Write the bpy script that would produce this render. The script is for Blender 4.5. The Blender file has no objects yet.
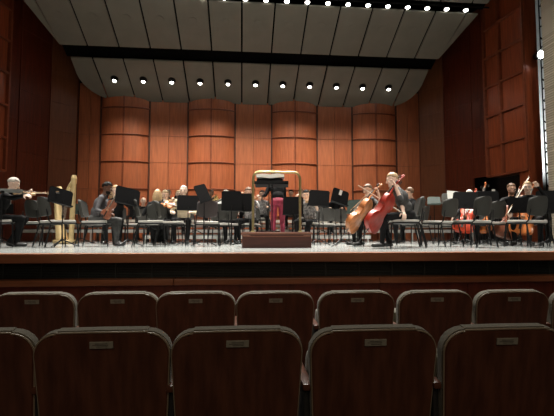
import bpy, bmesh, math, random
import numpy as np
from mathutils import Vector, Matrix, Quaternion

random.seed(7)
SC = bpy.context.scene
COL = SC.collection
R = math.radians
V = Vector

# ------------------------------------------------------------------ camera
YAW, PITCH, FPX = R(4.9), R(3.72), 400.0
cam_d = bpy.data.cameras.new('camera')
cam = bpy.data.objects.new('camera', cam_d)
COL.objects.link(cam)
cam.location = (0, 0, 0.23)
cam.rotation_euler = (R(90) + PITCH, 0, -YAW)
cam_d.sensor_width = 36.0
cam_d.lens = 36.0 * FPX / 554.0
cam_d.clip_start = 0.05
cam_d.clip_end = 200
SC.camera = cam

# ------------------------------------------------------------------ world and exposure
w = bpy.data.worlds.new('world')
SC.world = w
w.use_nodes = True
w.node_tree.nodes['Background'].inputs[0].default_value = (0.9, 0.8, 0.7, 1)
w.node_tree.nodes['Background'].inputs[1].default_value = 0.004
SC.view_settings.view_transform = 'Standard'
SC.view_settings.look = 'None'
SC.view_settings.gamma = 1
SC.view_settings.use_curve_mapping = False
SC.view_settings.exposure = 0.0

CX = 0.46                     # centre line of the stage
def ceil_z(y): return 5.55 + (16 - y) * 0.488

LIGHT_WARM = (1.0, 0.86, 0.70)
LIGHT_WHITE = (1.0, 0.95, 0.87)
def spot(x, y, z, tx, ty, tz, power, size, blend=0.6, col=LIGHT_WHITE, r=0.06):
    ld = bpy.data.lights.new('spot_lamp', 'SPOT')
    ld.energy = power; ld.spot_size = R(size); ld.spot_blend = blend
    ld.color = col; ld.shadow_soft_size = r
    o = bpy.data.objects.new('spot_lamp', ld)
    COL.objects.link(o)
    o.location = (x, y, z)
    o.rotation_euler = (V((tx, ty, tz)) - V((x, y, z))).to_track_quat('-Z', 'Y').to_euler()
    return o
# the 11 downlights set in the lower ceiling panels
for k in range(-5, 6):
    x = CX + 1.05 * k
    spot(x, 15.03, ceil_z(15.03) - 0.14, x, 14.6, 0, 260 if abs(k) < 5 else 150, 88, 0.9)
# the row of lamps in the upper gap
UP = [CX + 0.23 + 0.65 * k for k in range(-10, 11)]
for i, x in enumerate(UP):
    if i % 2 == 0:
        spot(x, 12.0, ceil_z(12.0) - 0.16, CX + (x - CX) * 0.9, 16.0, 1.5, 900 if abs(x - CX) < 5.0 else 200, 48, 0.9, LIGHT_WARM)
    else:
        spot(x, 12.0, ceil_z(12.0) - 0.16, CX + (x - CX) * 0.8, 9.6, 0, 800, 62, 0.8)
# the stage lamps of the next gap, above the picture
for k in range(-4, 5):
    x = CX + 1.4 * k
    spot(x, 9.2, 8.6, x * 0.85 + 0.1, 6.8, 0, 2100, 58, 0.8, LIGHT_WHITE, 0.1)
for s in (-1, 1):  # unseen spots added to brighten the towers
    spot(CX + s * 3.0, 9.4, 8.4, CX + s * 8.1, 12.0, 3.4, 380, 30, 1.0, LIGHT_WARM, 0.1)
spot(4.6, 4.0, 6.0, 7.9, 9.0, 3.2, 600, 60, 1.0, LIGHT_WHITE, 0.1)  # unseen spot added to brighten the brick pier
# front-of-house lamps high over the audience
for x in (-5.0, -1.6, 1.8, 5.4):
    spot(x, -3.0, 8.5, CX + (x - CX) * 0.8, 7.8, 0.4, 2000, 26, 0.8, LIGHT_WHITE, 0.15)
# dim house light over the seats
ad = bpy.data.lights.new('house_light', 'AREA')
ad.energy = 75; ad.size = 5; ad.color = (1.0, 0.80, 0.58)
ao = bpy.data.objects.new('house_light', ad); COL.objects.link(ao)
ao.location = (0, -3.5, 4.5); ao.rotation_euler = (V((0, 2.2, -0.6)) - V(ao.location)).to_track_quat('-Z', 'Y').to_euler()

# ------------------------------------------------------------------ materials
def mat(name, color, rough=0.5, metal=0.0, noise=0.0, scale=20.0, stretch=(1, 1, 1), bump=0.0,
        spec=0.5, emit=None, color2=None, sheen=0.0):
    m = bpy.data.materials.new(name)
    m.use_nodes = True
    nt = m.node_tree
    b = nt.nodes['Principled BSDF']
    b.inputs['Base Color'].default_value = (*color, 1)
    b.inputs['Roughness'].default_value = rough
    b.inputs['Metallic'].default_value = metal
    b.inputs['Specular IOR Level'].default_value = spec
    if sheen: b.inputs['Sheen Weight'].default_value = sheen
    if noise or bump or color2:
        tc = nt.nodes.new('ShaderNodeTexCoord')
        mp = nt.nodes.new('ShaderNodeMapping'); mp.inputs['Scale'].default_value = stretch
        nz = nt.nodes.new('ShaderNodeTexNoise'); nz.inputs['Scale'].default_value = scale
        nz.inputs['Detail'].default_value = 6
        nt.links.new(tc.outputs['Object'], mp.inputs[0]); nt.links.new(mp.outputs[0], nz.inputs['Vector'])
        if noise or color2:
            cr = nt.nodes.new('ShaderNodeValToRGB')
            c2 = color2 or tuple(c * (1 + noise) for c in color)
            c1 = tuple(c * (1 - noise) for c in color)
            cr.color_ramp.elements[0].color = (*c1, 1); cr.color_ramp.elements[0].position = 0.3
            cr.color_ramp.elements[1].color = (*c2, 1); cr.color_ramp.elements[1].position = 0.7
            nt.links.new(nz.outputs[0], cr.inputs[0]); nt.links.new(cr.outputs[0], b.inputs['Base Color'])
        if bump:
            bp = nt.nodes.new('ShaderNodeBump'); bp.inputs['Strength'].default_value = bump
            bp.inputs['Distance'].default_value = 0.01
            nt.links.new(nz.outputs[0], bp.inputs['Height']); nt.links.new(bp.outputs[0], b.inputs['Normal'])
    if emit:
        b.inputs['Emission Color'].default_value = (*emit[0], 1)
        b.inputs['Emission Strength'].default_value = emit[1]
    return m

M = {}
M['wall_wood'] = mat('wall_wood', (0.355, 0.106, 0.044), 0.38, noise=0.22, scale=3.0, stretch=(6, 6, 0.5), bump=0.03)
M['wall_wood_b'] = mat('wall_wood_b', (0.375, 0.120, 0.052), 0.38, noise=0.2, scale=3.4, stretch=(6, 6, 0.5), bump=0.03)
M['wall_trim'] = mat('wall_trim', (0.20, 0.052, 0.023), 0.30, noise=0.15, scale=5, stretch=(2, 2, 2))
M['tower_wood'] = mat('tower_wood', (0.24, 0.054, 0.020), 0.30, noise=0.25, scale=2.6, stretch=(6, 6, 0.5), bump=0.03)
M['side_wood'] = mat('side_wood', (0.115, 0.021, 0.008), 0.40, noise=0.25, scale=2.6, stretch=(6, 6, 0.5), bump=0.03)  # wall wood darkened, so the side walls' lack of light is in the colour
M['side_wood_pale'] = mat('side_wood_pale', (0.19, 0.062, 0.025), 0.45, noise=0.15, scale=2.6, stretch=(6, 6, 0.5))  # paler copy of the side wood: facing the light, put into the colour
M['recess_wood'] = mat('recess_wood', (0.06, 0.014, 0.006), 0.5, noise=0.2)  # dark wood that paints the shade of the recesses beside the columns
M['ceiling_panel'] = mat('ceiling_panel', (0.205, 0.197, 0.160), 0.6, noise=0.06, scale=2.0)
M['ceiling_gap'] = mat('ceiling_gap', (0.0015, 0.0015, 0.0015), 0.9, noise=0.2, spec=0.1)  # near-black, so the darkness of the ceiling gaps is in the colour
M['stage_floor'] = mat('stage_floor', (0.285, 0.30, 0.29), 0.22, noise=0.10, scale=1.6, stretch=(1, 0.4, 1), spec=0.5)
M['lip_wood'] = mat('lip_wood', (0.31, 0.12, 0.055), 0.30, noise=0.18, scale=4, stretch=(0.6, 5, 5))
M['front_wood'] = mat('front_wood', (0.16, 0.035, 0.018), 0.35, noise=0.3, scale=3.2, stretch=(4, 4, 0.6))
M['vent_black'] = mat('vent_black', (0.012, 0.014, 0.012), 0.6, noise=0.3)
M['vent_slat'] = mat('vent_slat', (0.022, 0.028, 0.024), 0.5, noise=0.2)
M['house_floor'] = mat('house_floor', (0.05, 0.03, 0.025), 0.7, noise=0.2)
M['seat_wood'] = mat('seat_wood', (0.115, 0.042, 0.024), 0.30, noise=0.35, scale=3.0, stretch=(9, 9, 0.8))
M['seat_fabric'] = mat('seat_fabric', (0.17, 0.155, 0.115), 0.9, noise=0.35, scale=240, bump=0.3, sheen=0.25)
M['seat_trim'] = mat('seat_trim', (0.30, 0.24, 0.17), 0.35, noise=0.1)
M['iron'] = mat('iron', (0.03, 0.03, 0.03), 0.5, 0.3, noise=0.2)
M['plate'] = mat('plate', (0.42, 0.40, 0.33), 0.5, 0.3, noise=0.12, scale=60)
M['plate_mark'] = mat('plate_mark', (0.06, 0.055, 0.05), 0.6, noise=0.1)
M['black_metal'] = mat('black_metal', (0.006, 0.006, 0.006), 0.5, 0.0, noise=0.2, spec=0.25)
M['desk_black'] = mat('desk_black', (0.004, 0.004, 0.0045), 0.6, 0.0, noise=0.25, spec=0.12)
M['desk_green'] = mat('desk_green', (0.035, 0.055, 0.045), 0.55, 0.1, noise=0.15)
M['chair_fabric'] = mat('chair_fabric', (0.032, 0.031, 0.026), 0.75, noise=0.2, scale=120, bump=0.2)
M['chair_fabric_brown'] = mat('chair_fabric_brown', (0.06, 0.047, 0.046), 0.75, noise=0.2, scale=120, bump=0.2)
M['chair_seat'] = mat('chair_seat', (0.46, 0.44, 0.40), 0.7, noise=0.15, scale=120, bump=0.2)  # chair seats made pale: the top light on them is in the colour
M['paper'] = mat('paper', (0.80, 0.79, 0.73), 0.8, noise=0.04)
M['brass'] = mat('brass', (0.52, 0.42, 0.20), 0.30, 0.85, noise=0.12, scale=30)
M['podium_wood'] = mat('podium_wood', (0.055, 0.015, 0.009), 0.35, noise=0.25, scale=3, stretch=(1, 5, 6))
M['podium_trim'] = mat('podium_trim', (0.18, 0.07, 0.04), 0.35, noise=0.15)
M['carpet'] = mat('carpet', (0.10, 0.03, 0.025), 0.9, noise=0.3, scale=150, bump=0.3)
M['riser_white'] = mat('riser_white', (0.80, 0.78, 0.74), 0.6, noise=0.08)
M['riser_top'] = mat('riser_top', (0.20, 0.20, 0.19), 0.7, noise=0.2)
M['harp_gold'] = mat('harp_gold', (0.80, 0.60, 0.30), 0.40, 0.25, noise=0.12, scale=6)
M['harp_dark'] = mat('harp_dark', (0.45, 0.28, 0.10), 0.40, 0.3, noise=0.12, scale=6)
M['string'] = mat('string', (0.55, 0.50, 0.42), 0.4, 0.4, noise=0.1)
M['violin'] = mat('violin', (0.46, 0.20, 0.08), 0.28, noise=0.25, scale=12, stretch=(3, 1, 1))
M['violin_pale'] = mat('violin_pale', (0.72, 0.45, 0.24), 0.28, noise=0.15, scale=12, stretch=(3, 1, 1))
M['cello_amber'] = mat('cello_amber', (0.50, 0.19, 0.065), 0.30, noise=0.35, scale=6, stretch=(3, 1, 1))
M['cello_red'] = mat('cello_red', (0.34, 0.028, 0.015), 0.28, noise=0.3, scale=6, stretch=(3, 1, 1))
M['cello_orange'] = mat('cello_orange', (0.72, 0.22, 0.06), 0.28, noise=0.2, scale=6, stretch=(3, 1, 1))
M['cello_scarlet'] = mat('cello_scarlet', (0.62, 0.07, 0.03), 0.28, noise=0.2, scale=6, stretch=(3, 1, 1))
M['cello_brown'] = mat('cello_brown', (0.26, 0.09, 0.05), 0.30, noise=0.35, scale=6, stretch=(3, 1, 1))
M['ebony'] = mat('ebony', (0.015, 0.012, 0.010), 0.35, noise=0.2)
M['bow_wood'] = mat('bow_wood', (0.55, 0.33, 0.17), 0.35, noise=0.2)
M['bow_hair'] = mat('bow_hair', (0.85, 0.82, 0.74), 0.5, noise=0.05)
M['skin_light'] = mat('skin_light', (0.66, 0.40, 0.28), 0.5, noise=0.08, scale=14)
M['skin_pale'] = mat('skin_pale', (0.76, 0.54, 0.42), 0.5, noise=0.08, scale=14)
M['skin_dark'] = mat('skin_dark', (0.11, 0.045, 0.025), 0.45, noise=0.12, scale=14)
M['hair_black'] = mat('hair_black', (0.006, 0.005, 0.004), 0.6, noise=0.4, scale=60, bump=0.5, spec=0.12)
M['hair_brown'] = mat('hair_brown', (0.13, 0.065, 0.03), 0.5, noise=0.4, scale=60, bump=0.5)
M['hair_blond'] = mat('hair_blond', (0.46, 0.31, 0.16), 0.5, noise=0.3, scale=60, bump=0.5)
M['hair_grey'] = mat('hair_grey', (0.50, 0.46, 0.40), 0.55, noise=0.25, scale=60, bump=0.5)
M['hair_white'] = mat('hair_white', (0.75, 0.70, 0.62), 0.55, noise=0.2, scale=60, bump=0.5)
M['cloth_black'] = mat('cloth_black', (0.005, 0.005, 0.0055), 0.75, noise=0.4, scale=16, bump=0.6, spec=0.2)
M['cloth_grey'] = mat('cloth_grey', (0.055, 0.052, 0.056), 0.75, noise=0.25, scale=16, bump=0.6)
M['cloth_charcoal'] = mat('cloth_charcoal', (0.040, 0.040, 0.038), 0.75, noise=0.4, scale=16, bump=0.6)
M['cloth_crimson'] = mat('cloth_crimson', (0.24, 0.020, 0.045), 0.75, noise=0.25, scale=14, bump=0.6)
M['cloth_cream'] = mat('cloth_cream', (0.62, 0.52, 0.36), 0.75, noise=0.1, scale=14, bump=0.4)
M['cloth_white'] = mat('cloth_white', (0.72, 0.72, 0.70), 0.75, noise=0.1, scale=14, bump=0.4)
M['cloth_pattern'] = mat('cloth_pattern', (0.01, 0.01, 0.012), 0.75, color2=(0.45, 0.43, 0.42), scale=26, bump=0.4)
M['shoe'] = mat('shoe', (0.010, 0.010, 0.010), 0.3, noise=0.3)
M['eye_white'] = mat('eye_white', (0.75, 0.72, 0.68), 0.3, noise=0.03)
M['eye_dark'] = mat('eye_dark', (0.02, 0.015, 0.01), 0.2, noise=0.1)
M['lip'] = mat('lip', (0.45, 0.16, 0.13), 0.5, noise=0.1)
M['lamp_glow'] = mat('lamp_glow', (1, 1, 1), 0.5, emit=((1.0, 0.97, 0.88), 14.0))
M['lamp_glow_strong'] = mat('lamp_glow_strong', (1, 1, 1), 0.5, emit=((0.93, 0.98, 1.0), 40.0))
M['plaster'] = mat('plaster', (0.60, 0.61, 0.58), 0.8, noise=0.1, scale=3)
M['drape'] = mat('drape', (0.008, 0.007, 0.007), 0.9, noise=0.3, stretch=(6, 6, 0.3))  # near-black, for the darkness of the opening under the right tower
M['silver'] = mat('silver', (0.6, 0.6, 0.58), 0.3, 0.8, noise=0.1)
M['brass_horn'] = mat('brass_horn', (0.62, 0.45, 0.2), 0.25, 0.9, noise=0.1)

def brick_mat():
    m = bpy.data.materials.new('pale_brick'); m.use_nodes = True
    nt = m.node_tree; b = nt.nodes['Principled BSDF']; b.inputs['Roughness'].default_value = 0.85
    tc = nt.nodes.new('ShaderNodeTexCoord'); mp = nt.nodes.new('ShaderNodeMapping')
    mp.inputs['Rotation'].default_value = (R(90), 0, 0)
    br = nt.nodes.new('ShaderNodeTexBrick')
    br.inputs['Color1'].default_value = (0.62, 0.56, 0.44, 1); br.inputs['Color2'].default_value = (0.45, 0.40, 0.30, 1)
    br.inputs['Mortar'].default_value = (0.26, 0.24, 0.19, 1); br.inputs['Scale'].default_value = 4.0
    br.inputs['Mortar Size'].default_value = 0.03
    nt.links.new(tc.outputs['Object'], mp.inputs[0]); nt.links.new(mp.outputs[0], br.inputs['Vector'])
    nt.links.new(br.outputs['Color'], b.inputs['Base Color'])
    return m
M['brick'] = brick_mat()

# ------------------------------------------------------------------ mesh helpers
class MB:
    def __init__(s): s.bm = bmesh.new(); s.mi = 0
    def _face(s, vs):
        try:
            f = s.bm.faces.new(vs); f.material_index = s.mi; return f
        except ValueError: return None
    def box(s, c, d, rot=None, bevel=0.0):
        hx, hy, hz = d[0] / 2, d[1] / 2, d[2] / 2
        mtx = Matrix.Translation(c) @ (rot.to_4x4() if rot is not None else Matrix())

        r = bmesh.ops.create_cube(s.bm, size=1.0, matrix=mtx @ Matrix.Diagonal((d[0], d[1], d[2], 1)))
        if bevel:
            es = list({e for v in r['verts'] for e in v.link_edges})
            bmesh.ops.bevel(s.bm, geom=es, offset=bevel, segments=2, affect='EDGES', profile=0.6)

        return s
    def span(s, x0, x1, y0, y1, z0, z1, bevel=0.0):
        return s.box(((x0 + x1) / 2, (y0 + y1) / 2, (z0 + z1) / 2), (abs(x1 - x0), abs(y1 - y0), abs(z1 - z0)), None, bevel)
    def cone(s, p0, p1, r0, r1=None, n=10, caps=True):
        r1 = r0 if r1 is None else r1
        p0, p1 = V(p0), V(p1); d = p1 - p0
        if d.length < 1e-6: return s
        q = d.to_track_quat('Z', 'Y'); rings = []
        for p, r in ((p0, r0), (p1, r1)):
            rings.append([s.bm.verts.new(p + q @ V((r * math.cos(2 * math.pi * i / n), r * math.sin(2 * math.pi * i / n), 0))) for i in range(n)])
        for i in range(n): s._face((rings[0][i], rings[0][(i + 1) % n], rings[1][(i + 1) % n], rings[1][i]))
        if caps: s._face(rings[0][::-1]); s._face(rings[1])
        return s
    def tube(s, pts, r, n=8, closed=False):
        pts = [V(p) for p in pts]; N = len(pts); rings = []
        rr = r if isinstance(r, (list, tuple)) else [r] * N
        up = V((0.01, 0.02, 1))
        prev = None
        for i, p in enumerate(pts):
            a = pts[i - 1] if (i > 0 or closed) else p
            b = pts[(i + 1) % N] if (i < N - 1 or closed) else p
            t = (b - a).normalized()
            if prev is None:
                x = t.cross(up)
                if x.length < 0.1: x = t.cross(V((1, 0, 0)))
            else: x = prev - t * prev.dot(t)
            x.normalize(); prev = x; y = t.cross(x)
            rings.append([s.bm.verts.new(p + (x * math.cos(2 * math.pi * k / n) + y * math.sin(2 * math.pi * k / n)) * rr[i]) for k in range(n)])
        for i in range(N if closed else N - 1):
            a, b = rings[i], rings[(i + 1) % N]
            for k in range(n): s._face((a[k], a[(k + 1) % n], b[(k + 1) % n], b[k]))
        if not closed: s._face(rings[0][::-1]); s._face(rings[-1])
        return s
    def ell(s, c, r, rot=None, seg=14, fn=None):
        mtx = Matrix.Translation(c) @ (rot.to_4x4() if rot is not None else Matrix()) @ Matrix.Diagonal((r[0], r[1], r[2], 1))
        nv = seg if fn else max(6, seg // 2 + 2)
        def pv(x, y, z):
            v = V((x, y, z))
            return s.bm.verts.new(mtx @ (v * fn(v) if fn else v))
        top, bot = pv(0, 0, 1), pv(0, 0, -1); rows = []
        for a in range(1, nv):
            ph = math.pi * a / nv; sn, cs = math.sin(ph), math.cos(ph)
            rows.append([pv(sn * math.cos(2 * math.pi * k / seg), sn * math.sin(2 * math.pi * k / seg), cs) for k in range(seg)])
        for k in range(seg):
            q = (k + 1) % seg
            s._face((top, rows[0][k], rows[0][q])); s._face((bot, rows[-1][q], rows[-1][k]))
            for a in range(len(rows) - 1): s._face((rows[a][k], rows[a + 1][k], rows[a + 1][q], rows[a][q]))
        return s
    def prism(s, poly, y0, y1, mtx=None):
        """poly: (x,z) outline extruded along y"""
        mtx = mtx or Matrix()
        a = [s.bm.verts.new(mtx @ V((x, y0, z))) for x, z in poly]
        b = [s.bm.verts.new(mtx @ V((x, y1, z))) for x, z in poly]
        n = len(poly)
        s._face(a); s._face(b[::-1])
        for i in range(n): s._face((a[(i + 1) % n], a[i], b[i], b[(i + 1) % n]))
        return s
    def build(s, name, mats, parent=None, smooth=None, loc=None, rotz=None):
        bm = s.bm
        bmesh.ops.recalc_face_normals(bm, faces=bm.faces[:])
        me = bpy.data.meshes.new(name); bm.to_mesh(me); bm.free()
        for m in (mats if isinstance(mats, (list, tuple)) else [mats]): me.materials.append(M[m] if isinstance(m, str) else m)
        if smooth is not None:
            me.polygons.foreach_set('use_smooth', [True] * len(me.polygons))
            me.set_sharp_from_angle(angle=R(smooth))
        o = bpy.data.objects.new(name, me); COL.objects.link(o)
        if parent is not None: o.parent = parent
        if loc is not None: o.location = loc
        if rotz is not None: o.rotation_euler = (0, 0, rotz)
        return o

def tag(o, label=None, cat=None, group=None, kind=None):
    if label: o['label'] = label
    if cat: o['category'] = cat
    if group: o['group'] = group
    if kind: o['kind'] = kind
    return o
def thing(name, label, cat, loc=(0, 0, 0), rotz=0, group=None, mtx=None):
    o = bpy.data.objects.new(name, None); COL.objects.link(o); o.empty_display_size = 0.1
    if mtx is not None: o.matrix_world = mtx
    else: o.location = loc; o.rotation_euler = (0, 0, rotz)
    return tag(o, label, cat, group)
def struct(o): o['kind'] = 'structure'; return o
CH = {}
def copy_tree(o, parent=None):
    c = o.copy(); COL.objects.link(c)
    if parent is not None:
        c.parent = parent; c.matrix_parent_inverse = o.matrix_parent_inverse.copy()
    for ch in list(o.children): copy_tree(ch, c)
    return c
def W(px, d, z=0.0):
    """a spot on the stage plan: how far to the side and how far away it stands from the seat of the viewer"""
    f = V((math.sin(YAW), math.cos(YAW), 0)); r = V((math.cos(YAW), -math.sin(YAW), 0))
    p = f * d + r * ((px - 277) / FPX * d); p.z = z
    return p

# ------------------------------------------------------------------ the stage and the house floor
b = MB(); b.span(-14, 15, 4.92, 19, -0.10, 0.0); stage = struct(b.build('floor', 'stage_floor'))
b = MB(); b.span(-14, 15, -6, 19, -1.10, -1.0); b.span(-14, 15, -6, 2.3, -1.0, -0.990); struct(b.build('floor', 'house_floor'))
LY = 4.80
b = MB(); b.span(-12, 13, LY, 4.98, -0.105, 0.004, 0.012); struct(b.build('trim_1', 'lip_wood'))
b = MB(); b.span(-12, 13, 4.93, 5.05, -0.30, -0.10); struct(b.build('wall_front', 'vent_black'))
b = MB()
for k in range(9):
    z = -0.125 - k * 0.019; b.span(-12, 13, 4.91, 4.935, z - 0.004, z + 0.004)
for k in range(60): b.span(-12 + k * 0.42, -11.985 + k * 0.42, 4.905, 4.935, -0.29, -0.105)
struct(b.build('trim_2', 'vent_slat'))
for (x0, x1) in ((-12, -0.80), (-0.795, 1.66), (1.665, 13)):
    b = MB(); b.span(x0, x1, LY - 0.03, 4.95, -0.365, -0.292, 0.010); struct(b.build('trim_3', 'lip_wood'))
b = MB()
b.span(-12, 13, 4.86, 4.99, -1.0, -0.36)
struct(b.build('wall_front', 'front_wood'))
b = MB()
for k in range(22): b.span(-12 + k * 1.14, -11.97 + k * 1.14, 4.848, 4.862, -1.0, -0.362)
struct(b.build('trim_4', 'front_wood'))

# ------------------------------------------------------------------ shell: back wall
BY = 16.1
HZ = [0.93, 2.0, 3.06, 4.13, 5.2]
def arc(x0, x1, y, bulge, n=12):
    out = []
    for i in range(n + 1):
        t = -1 + 2 * i / n
        out.append((x0 + (x1 - x0) * i / n, y - bulge * math.sqrt(max(0, 1 - (t * 0.96) ** 2)) + bulge * math.sqrt(1 - 0.96 ** 2)))
    return out
def wall_strip(name, pts, z0, z1, m, thick=0.06, smooth=30):
    """an upright wall that follows the plan points, with thickness to the rear"""
    b = MB(); n = len(pts)
    P = [V((x, y, 0)) for x, y in pts]
    nr = []
    for i in range(n):
        t = (P[min(n - 1, i + 1)] - P[max(0, i - 1)]).normalized(); nr.append(V((-t.y, t.x, 0)) * thick)
    f0 = [b.bm.verts.new((p.x, p.y, z0)) for p in P]; f1 = [b.bm.verts.new((p.x, p.y, z1)) for p in P]
    g0 = [b.bm.verts.new((p.x + q.x, p.y + q.y, z0)) for p, q in zip(P, nr)]; g1 = [b.bm.verts.new((p.x + q.x, p.y + q.y, z1)) for p, q in zip(P, nr)]
    for i in range(n - 1):
        b._face((f0[i], f0[i + 1], f1[i + 1], f1[i])); b._face((g0[i + 1], g0[i], g1[i], g1[i + 1]))
        b._face((f1[i], f1[i + 1], g1[i + 1], g1[i])); b._face((f0[i + 1], f0[i], g0[i], g0[i + 1]))
    b._face((f0[0], f1[0], g1[0], g0[0])); b._face((f0[-1], g0[-1], g1[-1], f1[-1]))
    return struct(b.build(name, m, smooth=smooth))
def strip_trim(pts, z, h, out, m, parent=None):
    b = MB(); n = len(pts); P = [V((x, y, 0)) for x, y in pts]; nr = []
    for i in range(n):
        t = (P[min(n - 1, i + 1)] - P[max(0, i - 1)]).normalized(); nr.append(V((t.y, -t.x, 0)))
    def ring(i):
        p, q = P[i], nr[i]
        return [b.bm.verts.new((p.x + q.x * a, p.y + q.y * a, z + c)) for a, c in ((-0.01, -h), (out * .6, -h), (out, -h * .4), (out, h * .6), (out * .5, h), (-0.01, h))]
    rs = [ring(i) for i in range(n)]
    for i in range(n - 1):
        for k in range(6): b._face((rs[i][k], rs[i + 1][k], rs[i + 1][(k + 1) % 6], rs[i][(k + 1) % 6]))
    b._face(rs[0]); b._face(rs[-1][::-1])
    return struct(b.build('trim_5', m, parent, smooth=30))
def post(x, y, z0, z1, wdt, dep, m, rz=0.0):
    b = MB(); b.box((0, 0, (z0 + z1) / 2), (wdt, dep, z1 - z0), None, 0.006)
    return struct(b.build('trim_6', m, loc=(x, y, 0), rotz=rz))

cols = [-4.66, -1.27, 2.10, 5.46]
HW = 0.93
TOPZ = 6.2
for c in cols:
    pts = arc(c - HW, c + HW, BY, 0.36)
    wall_strip('wall_back', pts, 0, TOPZ, 'wall_wood')
    for z in HZ: strip_trim(pts, z, 0.028, 0.05, 'wall_trim')
    post(c, pts[6][1] + 0.005, 0, TOPZ, 0.07, 0.07, 'wall_trim')
    for s in (-1, 1): post(c + s * (HW + 0.012), BY - 0.02, 0, TOPZ, 0.06, 0.06, 'recess_wood')  # dark posts stand in for the shaded recesses at the column edges
flats = [(-6.45, cols[0] - HW), (cols[0] + HW, cols[1] - HW), (cols[1] + HW, cols[2] - HW), (cols[2] + HW, cols[3] - HW), (cols[3] + HW, 7.42)]
for (x0, x1) in flats:
    xm = (x0 + x1) / 2
    wall_strip('wall_back', [(x0, BY), (xm - 0.006, BY)], 0, TOPZ, 'wall_wood_b')
    wall_strip('wall_back', [(xm + 0.006, BY), (x1, BY)], 0, TOPZ, 'wall_wood')
    for z in HZ[1:4]: strip_trim([(x0, BY), (x1, BY)], z, 0.006, 0.012, 'wall_trim')
# a small bright fitting high on the wall
# side walls, mirrored about the centre line
TOW = [(8.42, 13.0), (8.67, 11.34)]
def mir(pts): return [(2 * CX - x, y) for x, y in pts][::-1]
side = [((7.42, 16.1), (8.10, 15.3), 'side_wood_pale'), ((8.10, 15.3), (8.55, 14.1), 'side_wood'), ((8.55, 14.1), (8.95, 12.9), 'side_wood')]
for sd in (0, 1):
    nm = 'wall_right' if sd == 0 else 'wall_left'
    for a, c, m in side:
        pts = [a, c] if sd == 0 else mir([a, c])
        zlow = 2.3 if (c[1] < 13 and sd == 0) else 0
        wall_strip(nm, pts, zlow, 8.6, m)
        for z in [0.93, 2.0, 3.06, 4.13, 5.2, 6.27, 7.34]:
            if z > zlow: strip_trim(pts, z, 0.007, 0.010, m)
        q = pts[0] if sd == 0 else pts[1]
        post(q[0], q[1], zlow, 8.6, 0.04, 0.04, 'side_wood')
# towers
def tower(sd):
    off = 0.0 if sd == 0 else 0.10
    def P(t, o):                                     # t along the face from its far end, o out of the face
        d = V((0.151, -0.988)); nrm = V((-0.988, -0.151))
        p = V(TOW[0]) + d * t + nrm * o
        return (p.x, p.y) if sd == 0 else (2 * CX - p.x + off, p.y)
    name = 'wall_right' if sd == 0 else 'wall_left'
    zb = 2.17
    def slab(t0, t1, o0, o1, z0, z1, nm, m, bev=0.0):
        b = MB(); q = [P(t0, o0), P(t1, o0), P(t1, o1), P(t0, o1)]
        lo = [b.bm.verts.new((x, y, z0)) for x, y in q]; hi = [b.bm.verts.new((x, y, z1)) for x, y in q]
        b._face(lo); b._face(hi)
        for i in range(4): b._face((lo[i], lo[(i + 1) % 4], hi[(i + 1) % 4], hi[i]))
        if bev: bmesh.ops.bevel(b.bm, geom=b.bm.edges[:], offset=bev, segments=2, affect='EDGES')
        return struct(b.build(nm, m))
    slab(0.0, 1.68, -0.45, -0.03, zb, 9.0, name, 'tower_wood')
    for k in range(7):                               # raised fields of the coffered face
        z0 = zb + 0.06 + k * 1.03
        slab(0.06, 0.62, -0.04, 0.0, z0, z0 + 0.95, name, 'tower_wood', 0.012)
        slab(0.74, 1.60, -0.04, 0.0, z0, z0 + 0.95, name, 'tower_wood', 0.012)
    for k in range(8):
        z0 = zb + k * 1.03 - 0.02
        slab(0.0, 1.68, -0.04, 0.085, z0, z0 + 0.07, 'trim_7', 'wall_trim', 0.01)
    for t in (-0.02, 0.65, 1.62): slab(t, t + 0.075, -0.04, 0.09, zb, 9.0, 'trim_7', 'wall_trim', 0.01)
    # the pier to the stage floor beside it
    b = MB()
    x0, y0 = P(1.69, 0.02)
    s = 1 if sd == 0 else -1
    b.span(x0, x0 + s * 0.40, y0 - 0.02, y0 + 0.45, 0, 9.0, 0.01)
    struct(b.build(name, 'tower_wood'))
tower(0); tower(1)
# black sheet for the darkness under the right tower, pale wall in the slit
b = MB(); b.span(9.25, 9.35, 11.75, 16.4, 0, 9); struct(b.build('wall_right', 'drape'))
b = MB(); b.span(2 * CX - 9.35, 2 * CX - 9.25, 8, 16.4, 0, 9); struct(b.build('wall_left', 'side_wood'))
b = MB(); b.span(9.36, 14.0, 14.6, 14.7, 0, 10); struct(b.build('wall_right', 'plaster'))
spot(10.6, 12.6, 3.0, 11.3, 14.6, 4.6, 700, 120, 0.6, (0.93, 0.97, 1.0))  # unseen lamp added to brighten the pale wall
b = MB(); b.span(7.84, 9.4, 8.9, 9.6, 0, 10); struct(b.build('wall_right', 'brick'))
b = MB(); b.span(-6.85 - 1.4, -6.85, 9.5, 10.3, 0, 10); struct(b.build('wall_left', 'brick'))
# black planes added around the void above the ceiling against light leaks
b = MB(); b.span(-12, 14, 8, 20, 10.5, 10.6); struct(b.build('ceiling', 'ceiling_gap'))
b = MB(); b.span(-12, 14, 16.5, 16.6, 0, 10.5); struct(b.build('wall_back', 'ceiling_gap'))
b = MB(); b.span(-10.0, -9.9, 8, 16.5, 0, 10.5); struct(b.build('wall_left', 'ceiling_gap'))

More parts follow.
